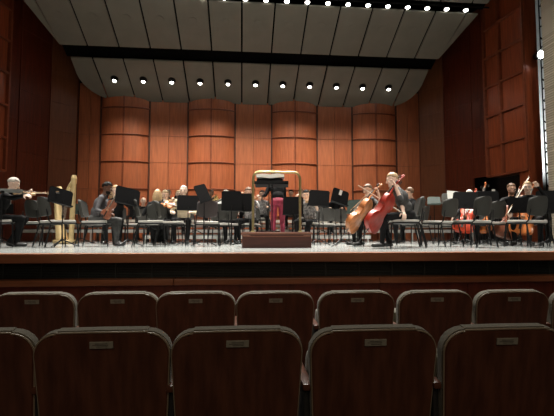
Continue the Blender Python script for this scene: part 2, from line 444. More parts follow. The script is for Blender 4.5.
# ------------------------------------------------------------------ ceiling panels
def edge_x(y, s):                                    # side limit of the ceiling at depth y
    half = 6.50 + (14.3 - y) * 0.33
    return CX + s * half
ceil_root = bpy.data.objects.new('ceiling', None); COL.objects.link(ceil_root); struct(ceil_root)
SL = math.atan(0.488)
def panel(x0, x1, y0, y1, corner=None):
    # outline in plan, trimmed at the sides, optional rounded far corner
    pts = []
    N = 8
    def lim(x, y):
        return max(edge_x(y, -1), min(edge_x(y, 1), x))
    if corner:
        s = corner
        xi = x0 if s > 0 else x1
        pl = [(xi, y0), (xi, y1 - 0.10)]
        rad = 1.15
        cxx = CX + s * 6.56 - s * rad; cyy = y1 - rad + 0.05
        for i in range(N + 1):
            a = math.pi / 2 * i / N
            q = (cxx + s * rad * math.sin(a), cyy + rad * math.cos(a))
            if s * (q[0] - xi) > 0: pl.append(q)
        pl.append((edge_x(y0, s), y0))
        pts = pl
    else:
        pts = [(lim(x0, y0), y0), (lim(x0, y1), y1), (lim(x1, y1), y1), (lim(x1, y0), y0)]
        if abs(pts[1][0] - pts[2][0]) < 0.05 and abs(pts[0][0] - pts[3][0]) < 0.05: return None
    b = MB()
    lo = [b.bm.verts.new((x, y, ceil_z(y))) for x, y in pts]; hi = [b.bm.verts.new((x, y, ceil_z(y) + 0.05)) for x, y in pts]
    b._face(lo); b._face(hi[::-1]); n = len(pts)
    for i in range(n): b._face((lo[i], lo[(i + 1) % n], hi[(i + 1) % n], hi[i]))
    return struct(b.build('ceiling_panel', 'ceiling_panel', ceil_root))
G = 0.028
for k in range(-7, 8):
    x0, x1 = CX - 0.525 + 1.05 * k + G, CX + 0.525 + 1.05 * k - G
    if abs(k) <= 5: panel(x0, x1, 14.25, 16.08)
    elif abs(k) == 6:
        s = 1 if k > 0 else -1
        panel(x0, x1, 14.25, 16.0, corner=s)
    panel(x0, x1, 12.12, 13.76)
    panel(x0, x1, 9.9, 11.78)
b = MB()                                             # near-black boards added to keep the gaps between panel rows dark
for (y0, y1, dz) in ((13.6, 14.4, 0.22), (11.6, 12.3, 0.40), (9.4, 10.1, 0.5)):
    z = ceil_z((y0 + y1) / 2) + dz
    b.box((CX, (y0 + y1) / 2, z), (15.0 if y1 < 12.5 else 13.4, y1 - y0 + 0.1, 0.05), Matrix.Rotation(-SL, 3, 'X'))
struct(b.build('ceiling', 'ceiling_gap', ceil_root))
b = MB()                                             # dark backing seen through the seams
for (y0, y1) in ((14.3, 16.1), (12.2, 13.7), (9.9, 11.7)):
    ym = (y0 + y1) / 2
    b.box((CX, ym, ceil_z(ym) + 0.10), (10.6 if y0 > 14 else 12.6, (y1 - y0) / math.cos(SL), 0.02), Matrix.Rotation(-SL, 3, 'X'))
struct(b.build('ceiling', 'ceiling_gap', ceil_root))

# downlights and their lamps
proto = thing('ceiling_downlight', 'x', 'ceiling lamp')
rot = Matrix.Rotation(-SL, 3, 'X')
b = MB(); b.tube([rot @ V((0.13 * math.cos(a), 0.13 * math.sin(a), -0.01)) for a in [2 * math.pi * i / 20 for i in range(20)]], 0.012, 6, True)
b.build('ring', 'black_metal', proto, smooth=60)
b = MB(); b.cone(rot @ V((0, 0, -0.002)), rot @ V((0, 0, -0.012)), 0.118, n=20); b.build('well', 'black_metal', proto)
b = MB(); b.cone(V((0, 0.01, 0.0)), V((0, -0.01, -0.10)), 0.075, 0.085, 14); b.build('housing', 'black_metal', proto, smooth=40)
b = MB(); b.ell((0, -0.015, -0.105), (0.072, 0.072, 0.045)); b.build('bulb', 'lamp_glow', proto, smooth=60)
names = ['end next to the left wall', 'second from the left wall', 'third from the left wall', 'fourth from the left wall',
         'just left of the middle one', 'middle one, above the podium', 'just right of the middle one', 'fourth from the right wall', 'third from the right wall',
         'second from the right wall', 'end next to the right wall']
for i, k in enumerate(range(-5, 6)):
    o = proto if i == 0 else copy_tree(proto)
    y = 15.03; o.location = (CX + 1.05 * k, y, ceil_z(y))
    tag(o, 'round lamp in the lower ceiling panels, ' + names[i], 'ceiling lamp', 'lamps in the lower ceiling panels')
proto = thing('stage_lamp', 'x', 'stage lamp')
b = MB(); b.cone((0, 0.05, 0.08), (0, -0.0, -0.10), 0.06, 0.085, 14); b.build('housing', 'black_metal', proto, smooth=40)
b = MB(); b.ell((0, -0.005, -0.105), (0.074, 0.074, 0.035)); b.build('bulb', 'lamp_glow', proto, smooth=60)
b = MB(); b.tube([(-0.1, 0.02, 0), (-0.1, 0.02, 0.16), (0.1, 0.02, 0.16), (0.1, 0.02, 0)], 0.01, 6); b.build('yoke', 'black_metal', proto)
for i, x in enumerate(UP):
    o = proto if i == 0 else copy_tree(proto)
    o.location = (x, 12.0, ceil_z(12.0) + 0.09)
    tag(o, 'small bright lamp in the dark gap between the two upper rows of ceiling panels', 'stage lamp', 'lamps in the upper ceiling gap')
b = MB(); b.tube([(-7, 12.02, ceil_z(12.0) + 0.13), (8, 12.02, ceil_z(12.0) + 0.13)], 0.025)
tag(b.build('lighting_pipe', 'black_metal', smooth=60), 'black pipe the row of small lamps hangs from under the ceiling', 'pipe')
# blanked round covers in the upper panels
for i, k in enumerate(range(-6, 7)):
    y = 12.75; b = MB()
    b.cone(rot @ V((0, 0, -0.002)), rot @ V((0, 0, -0.014)), 0.13, n=22)
    o = b.build('ceiling_cover', 'ceiling_panel', loc=(CX + 1.05 * k, y, ceil_z(y)))
    tag(o, 'round blank grey cover in one of the upper ceiling panels', 'ceiling cover', 'blank covers in the upper ceiling panels')

# bright lamp and lighting ladder in the slit beside the brick pier
t = thing('side_floodlight', 'glaring white floodlight between the wooden tower and the brick pier', 'floodlight', (8.92, 11.02, 5.62))
b = MB(); b.cone((0, 0.2, 0.05), (0, -0.02, 0), 0.09, 0.13, 16); b.build('housing', 'black_metal', t, smooth=40)
b = MB(); b.ell((0, -0.03, 0), (0.115, 0.05, 0.115)); b.build('lens', 'lamp_glow_strong', t, smooth=60)
b = MB(); b.span(-0.02, 0.02, 0.15, 0.36, 0.03, 0.07); b.build('bracket', 'black_metal', t)
t = thing('lighting_ladder', 'dark metal lighting ladder in the narrow gap beside the brick pier', 'lighting ladder', (9.22, 11.35, 0))
for x in (-0.02, 0.30):
    b = MB(); b.cone((x, 0, 0), (x, 0, 9), 0.018); b.build('upright', 'black_metal', t)
for k in range(26):
    b = MB(); b.cone((-0.02, 0, 0.4 + k * 0.33), (0.30, 0, 0.4 + k * 0.33 + (0.22 if k % 2 else -0.20)), 0.024); b.build('rung', 'black_metal', t)
for k in range(9):
    b = MB(); z = 1.4 + k * 0.75
    b.cone((0.02 + 0.1 * (k % 2), -0.05, z), (0.2 + 0.1 * (k % 2), -0.2, z - 0.1), 0.09, 0.13, 12); b.build('lamp_can', 'black_metal', t, smooth=40)

# ------------------------------------------------------------------ audience seats
def rrect(w0, w1, h, r, n=6, crown=0.0):
    """outline of a seat back: bottom width w0, top width w1, height h, rounded top corners"""
    pts = [(-w0 / 2, 0), (w0 / 2, 0)]
    for s in (1, -1):
        for i in range(n + 1):
            a = math.pi / 2 * i / n
            if s < 0: a = math.pi / 2 - a
            pts.append((s * (w1 / 2 - r + r * math.cos(a)), h - r + r * math.sin(a)))
        if s > 0:
            for q in (0.5, 0.0, -0.5): pts.append((q * (w1 - 2 * r), h + crown * (1 - q * q * 1.0)))
    return pts
def seat_proto():
    t = thing('theatre_seat', 'x', 'theatre seat')
    lean = Matrix.Translation((0, 0, 0.226)) @ Matrix.Rotation(R(9), 4, 'X')
    b = MB(); b.prism(rrect(0.476, 0.525, 0.598, 0.085, crown=0.006), -0.012, 0.006, lean)
    bmesh.ops.bevel(b.bm, geom=[e for e in b.bm.edges if all(abs((lean.inverted() @ v.co).y + 0.012) < 1e-4 for v in e.verts)], offset=0.004, segments=2, affect='EDGES')
    bp = b.build('back_panel', 'seat_wood', t, smooth=35)
    out = rrect(0.479, 0.529, 0.602, 0.087, crown=0.006)
    b = MB(); b.tube([lean @ V((x, -0.004, z)) for x, z in out[1:] + out[:1]], 0.0042, 6); b.build('edge_trim', 'seat_trim', t, smooth=60)
    b = MB(); b.prism(rrect(0.485, 0.540, 0.608, 0.094, crown=0.006), 0.006, 0.042, lean)
    bmesh.ops.bevel(b.bm, geom=[e for e in b.bm.edges if abs(e.calc_face_angle(0)) > 1.0], offset=0.014, segments=4, affect='EDGES')
    b.build('back_cushion', 'seat_fabric', t, smooth=50)
    b = MB(); b.box((0, 0.20, 0.47), (0.49, 0.10, 0.40), Matrix.Rotation(R(12), 3, 'X'), 0.03); b.build('seat_cushion', 'seat_fabric', t, smooth=50)
    b = MB(); b.box((0, 0.265, 0.46), (0.47, 0.02, 0.38), Matrix.Rotation(R(12), 3, 'X'), 0.006); b.build('seat_shell', 'seat_wood', t, smooth=50)
    b = MB(); b.box((-0.272, 0.12, 0.585), (0.045, 0.34, 0.03), None, 0.012); b.build('armrest', 'seat_wood', t, smooth=50)
    b = MB(); b.span(-0.285, -0.260, -0.02, 0.24, 0.02, 0.57, 0.008); b.span(-0.31, -0.24, -0.05, 0.30, 0, 0.02, 0.005)
    b.build('standard', 'iron', t, smooth=50)
    pm = lean @ Matrix.Translation((0, -0.0155, 0.560))
    b = MB(); b.box(pm @ V((0, 0, 0)), (0.092, 0.005, 0.028), pm.to_3x3(), 0.0015); pl = b.build('number_plate', 'plate', t)
    b = MB()
    for (x, z, l) in ((0, 0.006, 0.05), (-0.004, 0.0, 0.062), (0.002, -0.006, 0.044)):
        b.box(pm @ V((x, -0.003, z)), (l, 0.0008, 0.0018), pm.to_3x3())
    b.build('engraving', 'plate_mark', pl)
    return t
sp = seat_proto()
first = True
rows = [(1.66, [-1.10, -0.56, -0.018, 0.545, 1.095, 1.64], 'nearest row of seats', [
            'cut by the left edge of the picture', 'second from the left edge', 'in the middle, in front of the podium', 'right of the one before the podium', 'last fully seen on the right', 'cut by the right edge of the picture']),
        (2.77, [-1.40, -0.837, -0.315, 0.228, 0.79, 1.345, 1.89, 2.435], 'row of seats next to the stage', [
            'at the left edge of the picture', 'second from the left edge', 'third from the left edge', 'below the podium', 'right of the one below the podium', 'third from the right edge', 'second from the right edge', 'at the right edge of the picture'])]
for y, xs, nm, lbl in rows:
    for x, l in zip(xs, lbl):
        o = sp if first else copy_tree(sp)
        first = False
        o.location = (x, y + 0.10 - 0.05 * x, -0.990 if y < 2 else -1.0)
        tag(o, 'wooden theatre seat in the %s, %s' % ('nearest row' if y < 2 else 'row by the stage', l), 'theatre seat', nm)

# ------------------------------------------------------------------ risers
def riser(x0, x1, y0, y1, z, lab):
    t = thing('stage_riser', lab, 'stage riser', ((x0 + x1) / 2, (y0 + y1) / 2, 0), 0, 'platforms under the rear players')
    hx, hy = (x1 - x0) / 2 - 0.01, (y1 - y0) / 2 - 0.01
    b = MB(); b.span(-hx, hx, -hy, hy, z - 0.02, z, 0.004); b.build('deck', 'riser_top', t)
    b = MB(); b.span(-hx, hx, -hy, -hy + 0.03, z - 0.11, z - 0.02); b.span(-hx, hx, hy - 0.03, hy, z - 0.11, z - 0.02)
    b.span(-hx, -hx + 0.03, -hy, hy, z - 0.11, z - 0.02); b.span(hx - 0.03, hx, -hy, hy, z - 0.11, z - 0.02); b.build('frame', 'riser_white', t)
    for sx in (-1, 1):
        for sy in (-1, 1):
            b = MB(); b.cone((sx * (hx - 0.08), sy * (hy - 0.06), 0), (sx * (hx - 0.08), sy * (hy - 0.06), z - 0.1), 0.025); b.build('leg', 'riser_white', t, smooth=40)
for (y0, y1, z, xs, w_) in ((10.7, 12.5, 0.21, (-1.6, 0.46, 2.5), 'lowest'), (12.5, 13.7, 0.38, (-5.7, -3.65, -1.6, 0.46, 2.5, 4.55, 6.6), 'second'),
                       (13.7, 14.7, 0.57, (-5.7, -3.65, -1.6, 0.46, 2.5, 4.55, 6.6), 'third'), (14.7, 15.6, 0.76, (-3.65, -1.6, 0.46, 2.5, 4.55), 'highest')):
    for x in xs: riser(x - 1.02, x + 1.02, y0, y1, z, 'low grey platform with a white edge in the %s tier of risers' % w_)
def vrot(px):
    return math.degrees(math.atan((px - 277) / FPX) + YAW)
def pt(px, py, d):
    return W(px, d, 0.23 + (234 - py) / FPX * d)
def ground(y, x):
    if 10.7 < y < 12.5 and -2.6 < x < 3.5: return 0.21
    if 12.5 <= y < 13.7 and -6.7 < x < 7.6: return 0.38
    if 13.7 <= y < 14.7 and -6.7 < x < 7.6: return 0.57
    if 14.7 <= y < 15.6 and -4.6 < x < 5.6: return 0.76
    return 0.0

# ------------------------------------------------------------------ orchestra chair
def chair_proto(fab, name='orchestra_chair'):
    t = thing(name, 'x', 'chair')          # faces +Y
    b = MB()
    b.box((0, 0.0, 0.452), (0.45, 0.44, 0.05), Matrix.Rotation(R(2), 3, 'X'), 0.02); b.build('seat', 'chair_seat', t, smooth=50)
    b = MB(); b.box((0, 0.0, 0.42), (0.43, 0.42, 0.02), Matrix.Rotation(R(2), 3, 'X'), 0.005); b.build('seat_pan', 'black_metal', t)
    n = 9; b = MB(); grid = []
    for lay, dy in ((0, 0.0), (1, -0.045)):
        g = []
        for j in range(8):
            v = j / 7
            row = []
            for i in range(n):
                u = -1 + 2 * i / (n - 1)
                wd = 0.188 + 0.016 * math.sin(math.pi * min(1, v * 1.1)) - 0.03 * max(0, (v - 0.8) / 0.2) ** 2 - 0.03 * max(0, (0.15 - v) / 0.15)
                zz = 0.54 + 0.34 * v - (0.03 * u * u if j == 7 else 0) + (0.02 * u * u if j == 0 else 0)
                row.append(b.bm.verts.new((u * wd, -0.235 + 0.05 * u * u - 0.07 * v + dy * (1 - 0.55 * (abs(u) ** 4)), zz)))
            g.append(row)
        grid.append(g)
    for g, fl in ((grid[0], 0), (grid[1], 1)):
        for j in range(7):
            for i in range(n - 1):
                q = (g[j][i], g[j][i + 1], g[j + 1][i + 1], g[j + 1][i]); b._face(q[::-1] if fl else q)
    for j in range(7):
        for i in (0, n - 1): b._face((grid[0][j][i], grid[0][j + 1][i], grid[1][j + 1][i], grid[1][j][i]))
    for i in range(n - 1):
        for j in (0, 7): b._face((grid[0][j][i], grid[0][j][i + 1], grid[1][j][i + 1], grid[1][j][i]))
    b.build('backrest', fab, t, smooth=60)
    for s in (-1, 1):
        b = MB(); b.tube([(s * 0.225, 0.21, 0.43), (s * 0.232, 0.235, 0.40), (s * 0.25, 0.26, 0.0)], 0.0125); b.build('leg', 'black_metal', t, smooth=60)
        b = MB(); b.tube([(s * 0.225, -0.20, 0.43), (s * 0.232, -0.22, 0.40), (s * 0.245, -0.31, 0.0)], 0.0125); b.build('leg', 'black_metal', t, smooth=60)
        b = MB(); b.tube([(s * 0.225, 0.21, 0.425), (s * 0.225, -0.20, 0.425), (s * 0.215, -0.25, 0.47), (s * 0.195, -0.285, 0.66)], 0.012); b.build('side_frame', 'black_metal', t, smooth=60)
    b = MB(); b.tube([(-0.225, -0.2, 0.42), (0.225, -0.2, 0.42)], 0.01); b.tube([(-0.225, 0.2, 0.42), (0.225, 0.2, 0.42)], 0.01); b.build('crossbar', 'black_metal', t)
    return t
chairs = {}
used = set()
def chair(px, d, rz, label, kind='grey', group='orchestra chairs', pos=None, z=None):
    if kind not in chairs: chairs[kind] = chair_proto('chair_fabric' if kind == 'grey' else 'chair_fabric_brown')
    o = chairs[kind] if kind not in used else copy_tree(chairs[kind]); used.add(kind)
    p = W(px, d) if pos is None else V(pos)
    p.z = ground(p.y, p.x) if z is None else z
    o.location = p; o.rotation_euler = (0, 0, R(rz - vrot(px)))
    tag(o, label, 'chair', group)
    return o

# ------------------------------------------------------------------ music stand: desk centre at height h, face towards +Y side (reader stands at -Y)
def music_stand(px, d, rz, label, h=0.95, tilt=25, roll=0, kind='desk_black', sheets=0, wd=0.50, dh=0.34, z=None, off=0.0, group='music stands'):
    p = W(px, d); p.z = ground(p.y, p.x) if z is None else z
    rz = rz - vrot(px)
    t = thing('music_stand', label, 'music stand', p, R(rz), group)
    b = MB(); b.cone((0, 0, 0.10), (0, 0, h - 0.08), 0.0115, 0.0095); b.cone((0, 0, 0.5), (0, 0, 0.56), 0.017); b.build('pole', 'black_metal', t, smooth=50)
    for k in range(3):
        a = R(90 + 120 * k)
        b = MB(); b.tube([(0, 0, 0.14), (0.10 * math.cos(a), 0.10 * math.sin(a), 0.09), (0.27 * math.cos(a), 0.27 * math.sin(a), 0.012)], 0.010)
        b.build('leg', 'black_metal', t, smooth=50)
    m = Matrix.Translation((off, 0.03, h)) @ Matrix.Rotation(R(roll), 4, 'Y') @ Matrix.Rotation(R(-tilt), 4, 'X')
    b = MB(); pl = [(-wd / 2, -dh / 2), (wd / 2, -dh / 2), (wd / 2 - 0.005, dh / 2 - 0.03), (wd / 2 - 0.035, dh / 2), (-wd / 2 + 0.035, dh / 2), (-wd / 2 + 0.005, dh / 2 - 0.03)]
    b.prism(pl, 0.0, 0.008, m); dk = b.build('desk', kind, t)
    b = MB(); b.box(m @ V((0, -0.03, -dh / 2 + 0.004)), (wd, 0.06, 0.006), m.to_3x3()); b.box(m @ V((0, -0.058, -dh / 2 + 0.012)), (wd, 0.004, 0.02), m.to_3x3()); b.build('ledge', kind, dk)
    b = MB(); b.box(m @ V((0, 0.025, -0.02)), (0.06, 0.04, 0.07), m.to_3x3(), 0.006); b.build('bracket', 'black_metal', t)
    for k in range(sheets):
        s = (-1, 1)[k % 2] if sheets > 1 else 0
        q = MB(); q.box(m @ V((s * 0.117, -0.006, 0.0)), (0.23, 0.004, 0.30), m.to_3x3())
        pp = q.build('sheet_music', 'paper')
        pp.matrix_world = Matrix.Translation(p) @ Matrix.Rotation(R(rz), 4, 'Z')
        tag(pp, 'white sheet of music on the %s' % label, 'sheet music', 'sheet music on the stands')
    return t

# ------------------------------------------------------------------ bowed instruments: y runs from the bottom of the body (0) to the scroll (L); z is the belly side
def outline(L, wl, ww, wu, body):
    pts = []
    prof = [(0.0, 0.0), (0.004, .35), (0.02, .62), (0.06, .86), (0.13, .98), (0.20, 1.0), (0.28, .96), (0.35, .84), (0.39, .76)]
    out = [(wl * w_ / 1.0, t * body) for t, w_ in prof]
    out += [(ww * 1.07, .43 * body), (ww, .50 * body), (ww, .56 * body), (ww * 1.06, .63 * body)]
    for t, w_ in ((.67, .92), (.72, .98), (.79, 1.0), (.86, .97), (.92, .84), (.965, .58), (.99, .3), (1.0, 0.0)):
        out.append((wu * w_, t * body))
    return [(x / 2, y) for x, y in out]
def strings_instrument(name, label, cat, mtx, L, m, group=None, endpin=0.0, wide=1.0):
    body = L * 0.61; wl = L * 0.355 * wide; ww = L * 0.19 * wide; wu = L * 0.285 * wide; h = L * (0.052 if endpin == 0 else 0.075)
    t = thing(name, label, cat, group=group, mtx=mtx)
    half = outline(L, wl, ww, wu, body)
    full = half + [(-x, y) for x, y in half[-2:0:-1]]
    b = MB(); n = len(full)
    layers = [(0.55, -h * 0.78), (0.93, -h * 0.60), (1.0, -h * 0.5), (0.965, -h * 0.45), (0.965, h * 0.45), (1.0, h * 0.5), (0.93, h * 0.6), (0.72, h * 0.75), (0.40, h * 0.88)]
    rings = []
    for s, z in layers:
        rings.append([b.bm.verts.new((x * s, body / 2 + (y - body / 2) * (s if s < 0.9 else 1 - (1 - s) * 0.5), z)) for x, y in full])
    for a, c in zip(rings, rings[1:]):
        for i in range(n): b._face((a[i], a[(i + 1) % n], c[(i + 1) % n], c[i]))
    b._face(rings[0][::-1]); b._face(rings[-1])
    bo = b.build('body', m, t, smooth=40)
    nk = L * 0.012
    b = MB(); z0 = h * 0.7
    b.tube([(0, body * 0.97, h * 0.1), (0, body * 1.02, z0), (0, L * 0.86, z0 + L * 0.012)], [nk * 1.5, nk * 1.15, nk])
    b.build('neck', m, t, smooth=50)
    b = MB(); fz = h * 0.92 + L * 0.004
    q0, q1 = V((0, body * 0.62, h * 1.25)), V((0, L * 0.865, z0 + L * 0.022))
    d = (q1 - q0); rt = d.to_track_quat('Y', 'Z').to_matrix()
    b.box((q0 + q1) / 2, (L * 0.042, d.length, L * 0.008), rt, L * 0.002); b.build('fingerboard', 'ebony', t)
    b = MB(); pts = []
    for k in range(16):
        a = k / 15 * math.pi * 2.6; r = L * 0.024 * (1 - k / 20)
        pts.append((0, L * 0.965 + r * math.sin(a) * 1.0, z0 - L * 0.002 - r * math.cos(a)))
    b.tube([(0, L * 0.855, z0 + L * 0.008), (0, L * 0.92, z0 - L * 0.006)] + pts, [L * 0.013, L * 0.012] + [L * 0.011 * (1 - k / 30) for k in range(16)], 8); b.build('scroll', m, t, smooth=60)
    b = MB()
    for k, yy in enumerate((0.875, 0.89, 0.905, 0.92)):
        s = 1 if k % 2 else -1
        b.cone((-s * L * 0.01, L * yy, z0), (s * L * 0.055, L * yy, z0), L * 0.004, L * 0.006, 6); b.cone((s * L * 0.055, L * yy, z0), (s * L * 0.072, L * yy, z0), L * 0.010, L * 0.010, 8)
    b.build('pegs', 'ebony', t)
    b = MB(); bz = h * 1.55
    b.box((0, body * 0.46, (h * 0.8 + bz) / 2), (L * 0.062, L * 0.008, bz - h * 0.8)); b.build('bridge', 'violin_pale', t)
    b = MB()
    b.box((0, body * 0.24, h * 1.02), (L * 0.042, body * 0.30, L * 0.009), Matrix.Rotation(R(4), 3, 'X'), L * 0.003); b.build('tailpiece', 'ebony', t)
    b = MB()
    for k in range(4):
        x = (k - 1.5) * L * 0.012
        b.tube([(x * .8, body * 0.38, h * 1.15), (x, body * 0.46, bz + 0.001), (x * 0.6, L * 0.875, z0 + L * 0.03)], L * 0.0016, 4)
    b.build('strings', 'string', t)
    for s in (-1, 1):
        b = MB(); pts = []
        for k in range(9):
            u = k / 8; pts.append((s * (wl * 0.20 + wl * 0.07 * math.sin((u - .5) * 3.0) * 1), body * (0.37 + 0.18 * (1 - u)), h * 0.80 + (0.002)))
        b.tube(pts, L * 0.0055, 5); b.build('f_hole', 'ebony', t)
    if endpin:
        b = MB(); b.cone((0, 0.01, 0), (0, -endpin, 0), 0.006, 0.004, 6); b.cone((0, 0.02, 0), (0, -0.02, 0), 0.014, 0.010, 8); b.build('endpin', 'iron', t)
    else:
        b = MB(); b.ell((-L * 0.07, body * 0.05, h * 1.0), (L * 0.07, L * 0.05, L * 0.012)); b.build('chin_rest', 'ebony', t, smooth=60)
    return t
def frame_to(p0, p1, belly):
    """placing matrix: y from p0 to p1, z as near the belly direction as it gets"""
    y = (V(p1) - V(p0)).normalized(); z = V(belly); z = (z - y * z.dot(y)).normalized(); x = y.cross(z)
    m = Matrix((x, y, z)).transposed().to_4x4(); m.translation = V(p0); return m
def bow(p0, p1, label, group='bows', up=(0, 0, 1)):
    p0, p1 = V(p0), V(p1); L = (p1 - p0).length; m = frame_to(p0, p1, up)
    t = thing('bow', label, 'bow', mtx=m, group=group)
    b = MB(); b.tube([(0, L * k / 8, 0.012 - 0.010 * math.sin(math.pi * k / 8)) for k in range(9)], [0.0055 - 0.0003 * k for k in range(9)], 6); b.build('stick', 'bow_wood', t, smooth=60)
    b = MB(); b.box((0, L / 2 + 0.02, -0.012), (0.010, L * 0.94, 0.0025)); b.build('hair', 'bow_hair', t)
    b = MB(); b.box((0, 0.05, 0.0), (0.012, 0.045, 0.022), None, 0.003); b.build('frog', 'ebony', t)
    return t

# ------------------------------------------------------------------ people
def capsule(b, p0, p1, r0, r1, n=12):
    b.cone(p0, p1, r0, r1, n); b.ell(p0, (r0, r0, r0), seg=n); b.ell(p1, (r1, r1, r1), seg=n)
TMP = bpy.data.scenes.new('workshop')
class Body:
    def __init__(s): s.mb = MB(); s.prims = []
    def cap(s, p0, p1, r0, r1, reg): capsule(s.mb, V(p0), V(p1), r0, r1); s.prims.append(('c', V(p0), V(p1), r0, r1, reg))
    def ell(s, c, r, reg, rot=None):
        s.mb.ell(V(c), r, rot, seg=20); s.prims.append(('e', V(c), r, rot or Matrix.Identity(3), 0, reg))
def ik(sh, hand, pole, a=0.29, c=0.26):
    d = hand - sh; L = d.length
    if L > (a + c) * 0.995: hand = sh + d.normalized() * (a + c) * 0.995; d = hand - sh; L = d.length
    x = (a * a - c * c + L * L) / (2 * L); h = math.sqrt(max(0, a * a - x * x)); dn = d.normalized()
    pl = pole - dn * pole.dot(dn); pl.normalize()
    return sh + dn * x + pl * h, hand
def person(label, px, d, face, z=None, pos=None, stand=False, lean=0.25, hands=((-0.2, 0.35, 0.62), (0.2, 0.35, 0.62)), curl=((0, 0, -1), (0, 0, -1)),
           head=(0, 0), skin='skin_light', top='cloth_black', leg='cloth_black', hair='hair_brown', style='short', vox=0.011, sleeves='long',
           knees=0.16, kneefwd=0.44, feet=(0.0, 0.0), skirt=False, beard=False, glasses=False, scale=1.0, shirt=False, poles=None, sidelean=0.0, hpx=None):
    p = W(px, d) if pos is None else V(pos)
    p.z = ground(p.y, p.x) if z is None else z
    face = face - vrot(px)
    t = thing('person', label, 'person', p, R(face)); t.scale = (scale,) * 3
    if hpx:
        inv = (Matrix.Translation(p) @ Matrix.Rotation(R(face), 4, 'Z') @ Matrix.Scale(scale, 4)).inverted()
        hands = [tuple(inv @ pt(*q) - V((0, 0, 0.45 if stand else 0))) if q else tuple(hands[i]) for i, q in enumerate(hpx)]
    B = Body(); Z0 = 0.45 if stand else 0.0
    hz = 0.53 + Z0
    # trunk
    sl = sidelean
    chest = V((sl * .5, lean * 0.28, 0.84 + Z0)); neck = V((sl * .8, 0.02 + lean * 0.42, 1.05 + Z0 - lean * lean * 0.22)); hc = V((sl, 0.05 + lean * 0.56, 1.22 + Z0 - lean * lean * 0.35))
    B.ell((0, 0, hz + 0.02), (0.175, 0.130, 0.12), 'leg')
    B.ell((sl * .2, lean * 0.1, hz + 0.15), (0.155, 0.115, 0.15), 'top')
    B.ell(chest, (0.175, 0.118, 0.19), 'top', Matrix.Rotation(-lean * 0.8, 3, 'X'))
    B.cap(chest + V((0, 0, 0.04)), neck + V((0, 0, -0.03)), 0.12, 0.075, 'top')
    shl, shr = neck + V((-0.165, -0.01, -0.065)), neck + V((0.165, -0.01, -0.065))
    B.cap(shl + V((.03, 0, 0)), neck + V((0, -0.01, -0.02)), 0.060, 0.062, 'top'); B.cap(shr + V((-.03, 0, 0)), neck + V((0, -0.01, -0.02)), 0.060, 0.062, 'top')
    B.cap(neck, hc + V((0, -0.02, -0.07)), 0.056, 0.052, 'skin')
    # head
    Hm = Matrix.Rotation(R(head[0]), 3, 'Z') @ Matrix.Rotation(R(head[1]), 3, 'X')
    def H(x, y, zz): return hc + Hm @ V((x, y, zz))
    B.ell(H(0, -0.005, 0.02), (0.076, 0.096, 0.098), 'skin', Hm)
    B.ell(H(0, 0.025, -0.05), (0.056, 0.062, 0.066), 'skin', Hm)
    B.cap(H(0, 0.088, 0.015), H(0, 0.108, -0.022), 0.010, 0.015, 'skin')
    B.cap(H(0, 0.070, -0.088), H(0, 0.074, -0.094), 0.022, 0.020, 'skin')
    B.cap(H(-0.035, 0.078, 0.038), H(0.035, 0.078, 0.038), 0.015, 0.015, 'skin')
    for s in (-1, 1):
        B.cap(H(s * 0.078, -0.008, 0.022), H(s * 0.074, 0.0, -0.022), 0.016, 0.011, 'skin')
        B.ell(H(s * 0.040, 0.062, -0.022), (0.022, 0.026, 0.022), 'skin', Hm)
    # arms
    for i, (sh, tgt) in enumerate(((shl, V(hands[0])), (shr, V(hands[1])))):
        s = -1 if i == 0 else 1
        tgt = tgt + V((0, 0, Z0))
        pole = V((s * 0.5, -0.25, -1.0)) if not poles else V(poles[i])
        cv = V(curl[i]).normalized()
        el, wr = ik(sh, tgt, pole)
        B.cap(sh, el, 0.056, 0.044, 'top')
        reg = 'top' if sleeves == 'long' else 'skin'
        fd = (wr - el).normalized()
        if sleeves == 'rolled': B.cap(el, el + fd * 0.05, 0.046, 0.043, 'top')
        B.cap(el, wr, 0.042 if reg == 'top' else 0.038, 0.030 if reg == 'top' else 0.026, reg)
        side = fd.cross(cv); side = side.normalized() if side.length > 0.05 else V((1, 0, 0))
        cv2 = side.cross(fd).normalized()
        if cv2.dot(cv) < 0: cv2 = -cv2
        pc = wr + fd * 0.055
        rot_ = Matrix((side, fd, cv2)).transposed()
        B.ell(pc, (0.042, 0.052, 0.019), 'skin', rot_)
        B.cap(wr - fd * 0.02, wr + fd * 0.03, 0.026, 0.026, 'skin')
        for k, ln in enumerate((0.036, 0.041, 0.038, 0.030)):
            base = pc + fd * 0.042 + side * (-0.030 + 0.020 * k)
            mid = base + (fd * 0.8 + cv2 * 0.55).normalized() * ln
            tip = mid + (fd * 0.15 + cv2).normalized() * ln * 0.95
            B.cap(base, mid, 0.0098, 0.0090, 'skin'); B.cap(mid, tip, 0.0090, 0.0080, 'skin')
        th = pc - fd * 0.02 - side * 0.036 * (1 if i else 1)
        t1 = th + (fd * 0.6 - side * 0.6 + cv2 * 0.5).normalized() * 0.038
        B.cap(th, t1, 0.013, 0.011, 'skin'); B.cap(t1, t1 + (fd * 0.6 + cv2 * 0.8).normalized() * 0.03, 0.011, 0.009, 'skin')
    # legs
    for i, s in enumerate((-1, 1)):
        hip = V((s * 0.09, 0.0, hz - 0.01))
        if stand:
            kn = V((s * 0.11, 0.02, 0.50)); an = V((s * 0.115, -0.02, 0.09))
            B.cap(hip, kn, 0.092, 0.062, 'leg')
        else:
            kn = V((s * knees, kneefwd, 0.53)); an = V((s * (knees - 0.02), kneefwd - 0.02 + feet[i], 0.10))
            B.cap(hip, kn, 0.088, 0.066, 'leg')
        B.cap(kn, an, 0.062, 0.042, 'leg'); B.ell(kn.lerp(an, 0.3) + V((0, -0.02, 0)), (0.058, 0.062, 0.11), 'leg')
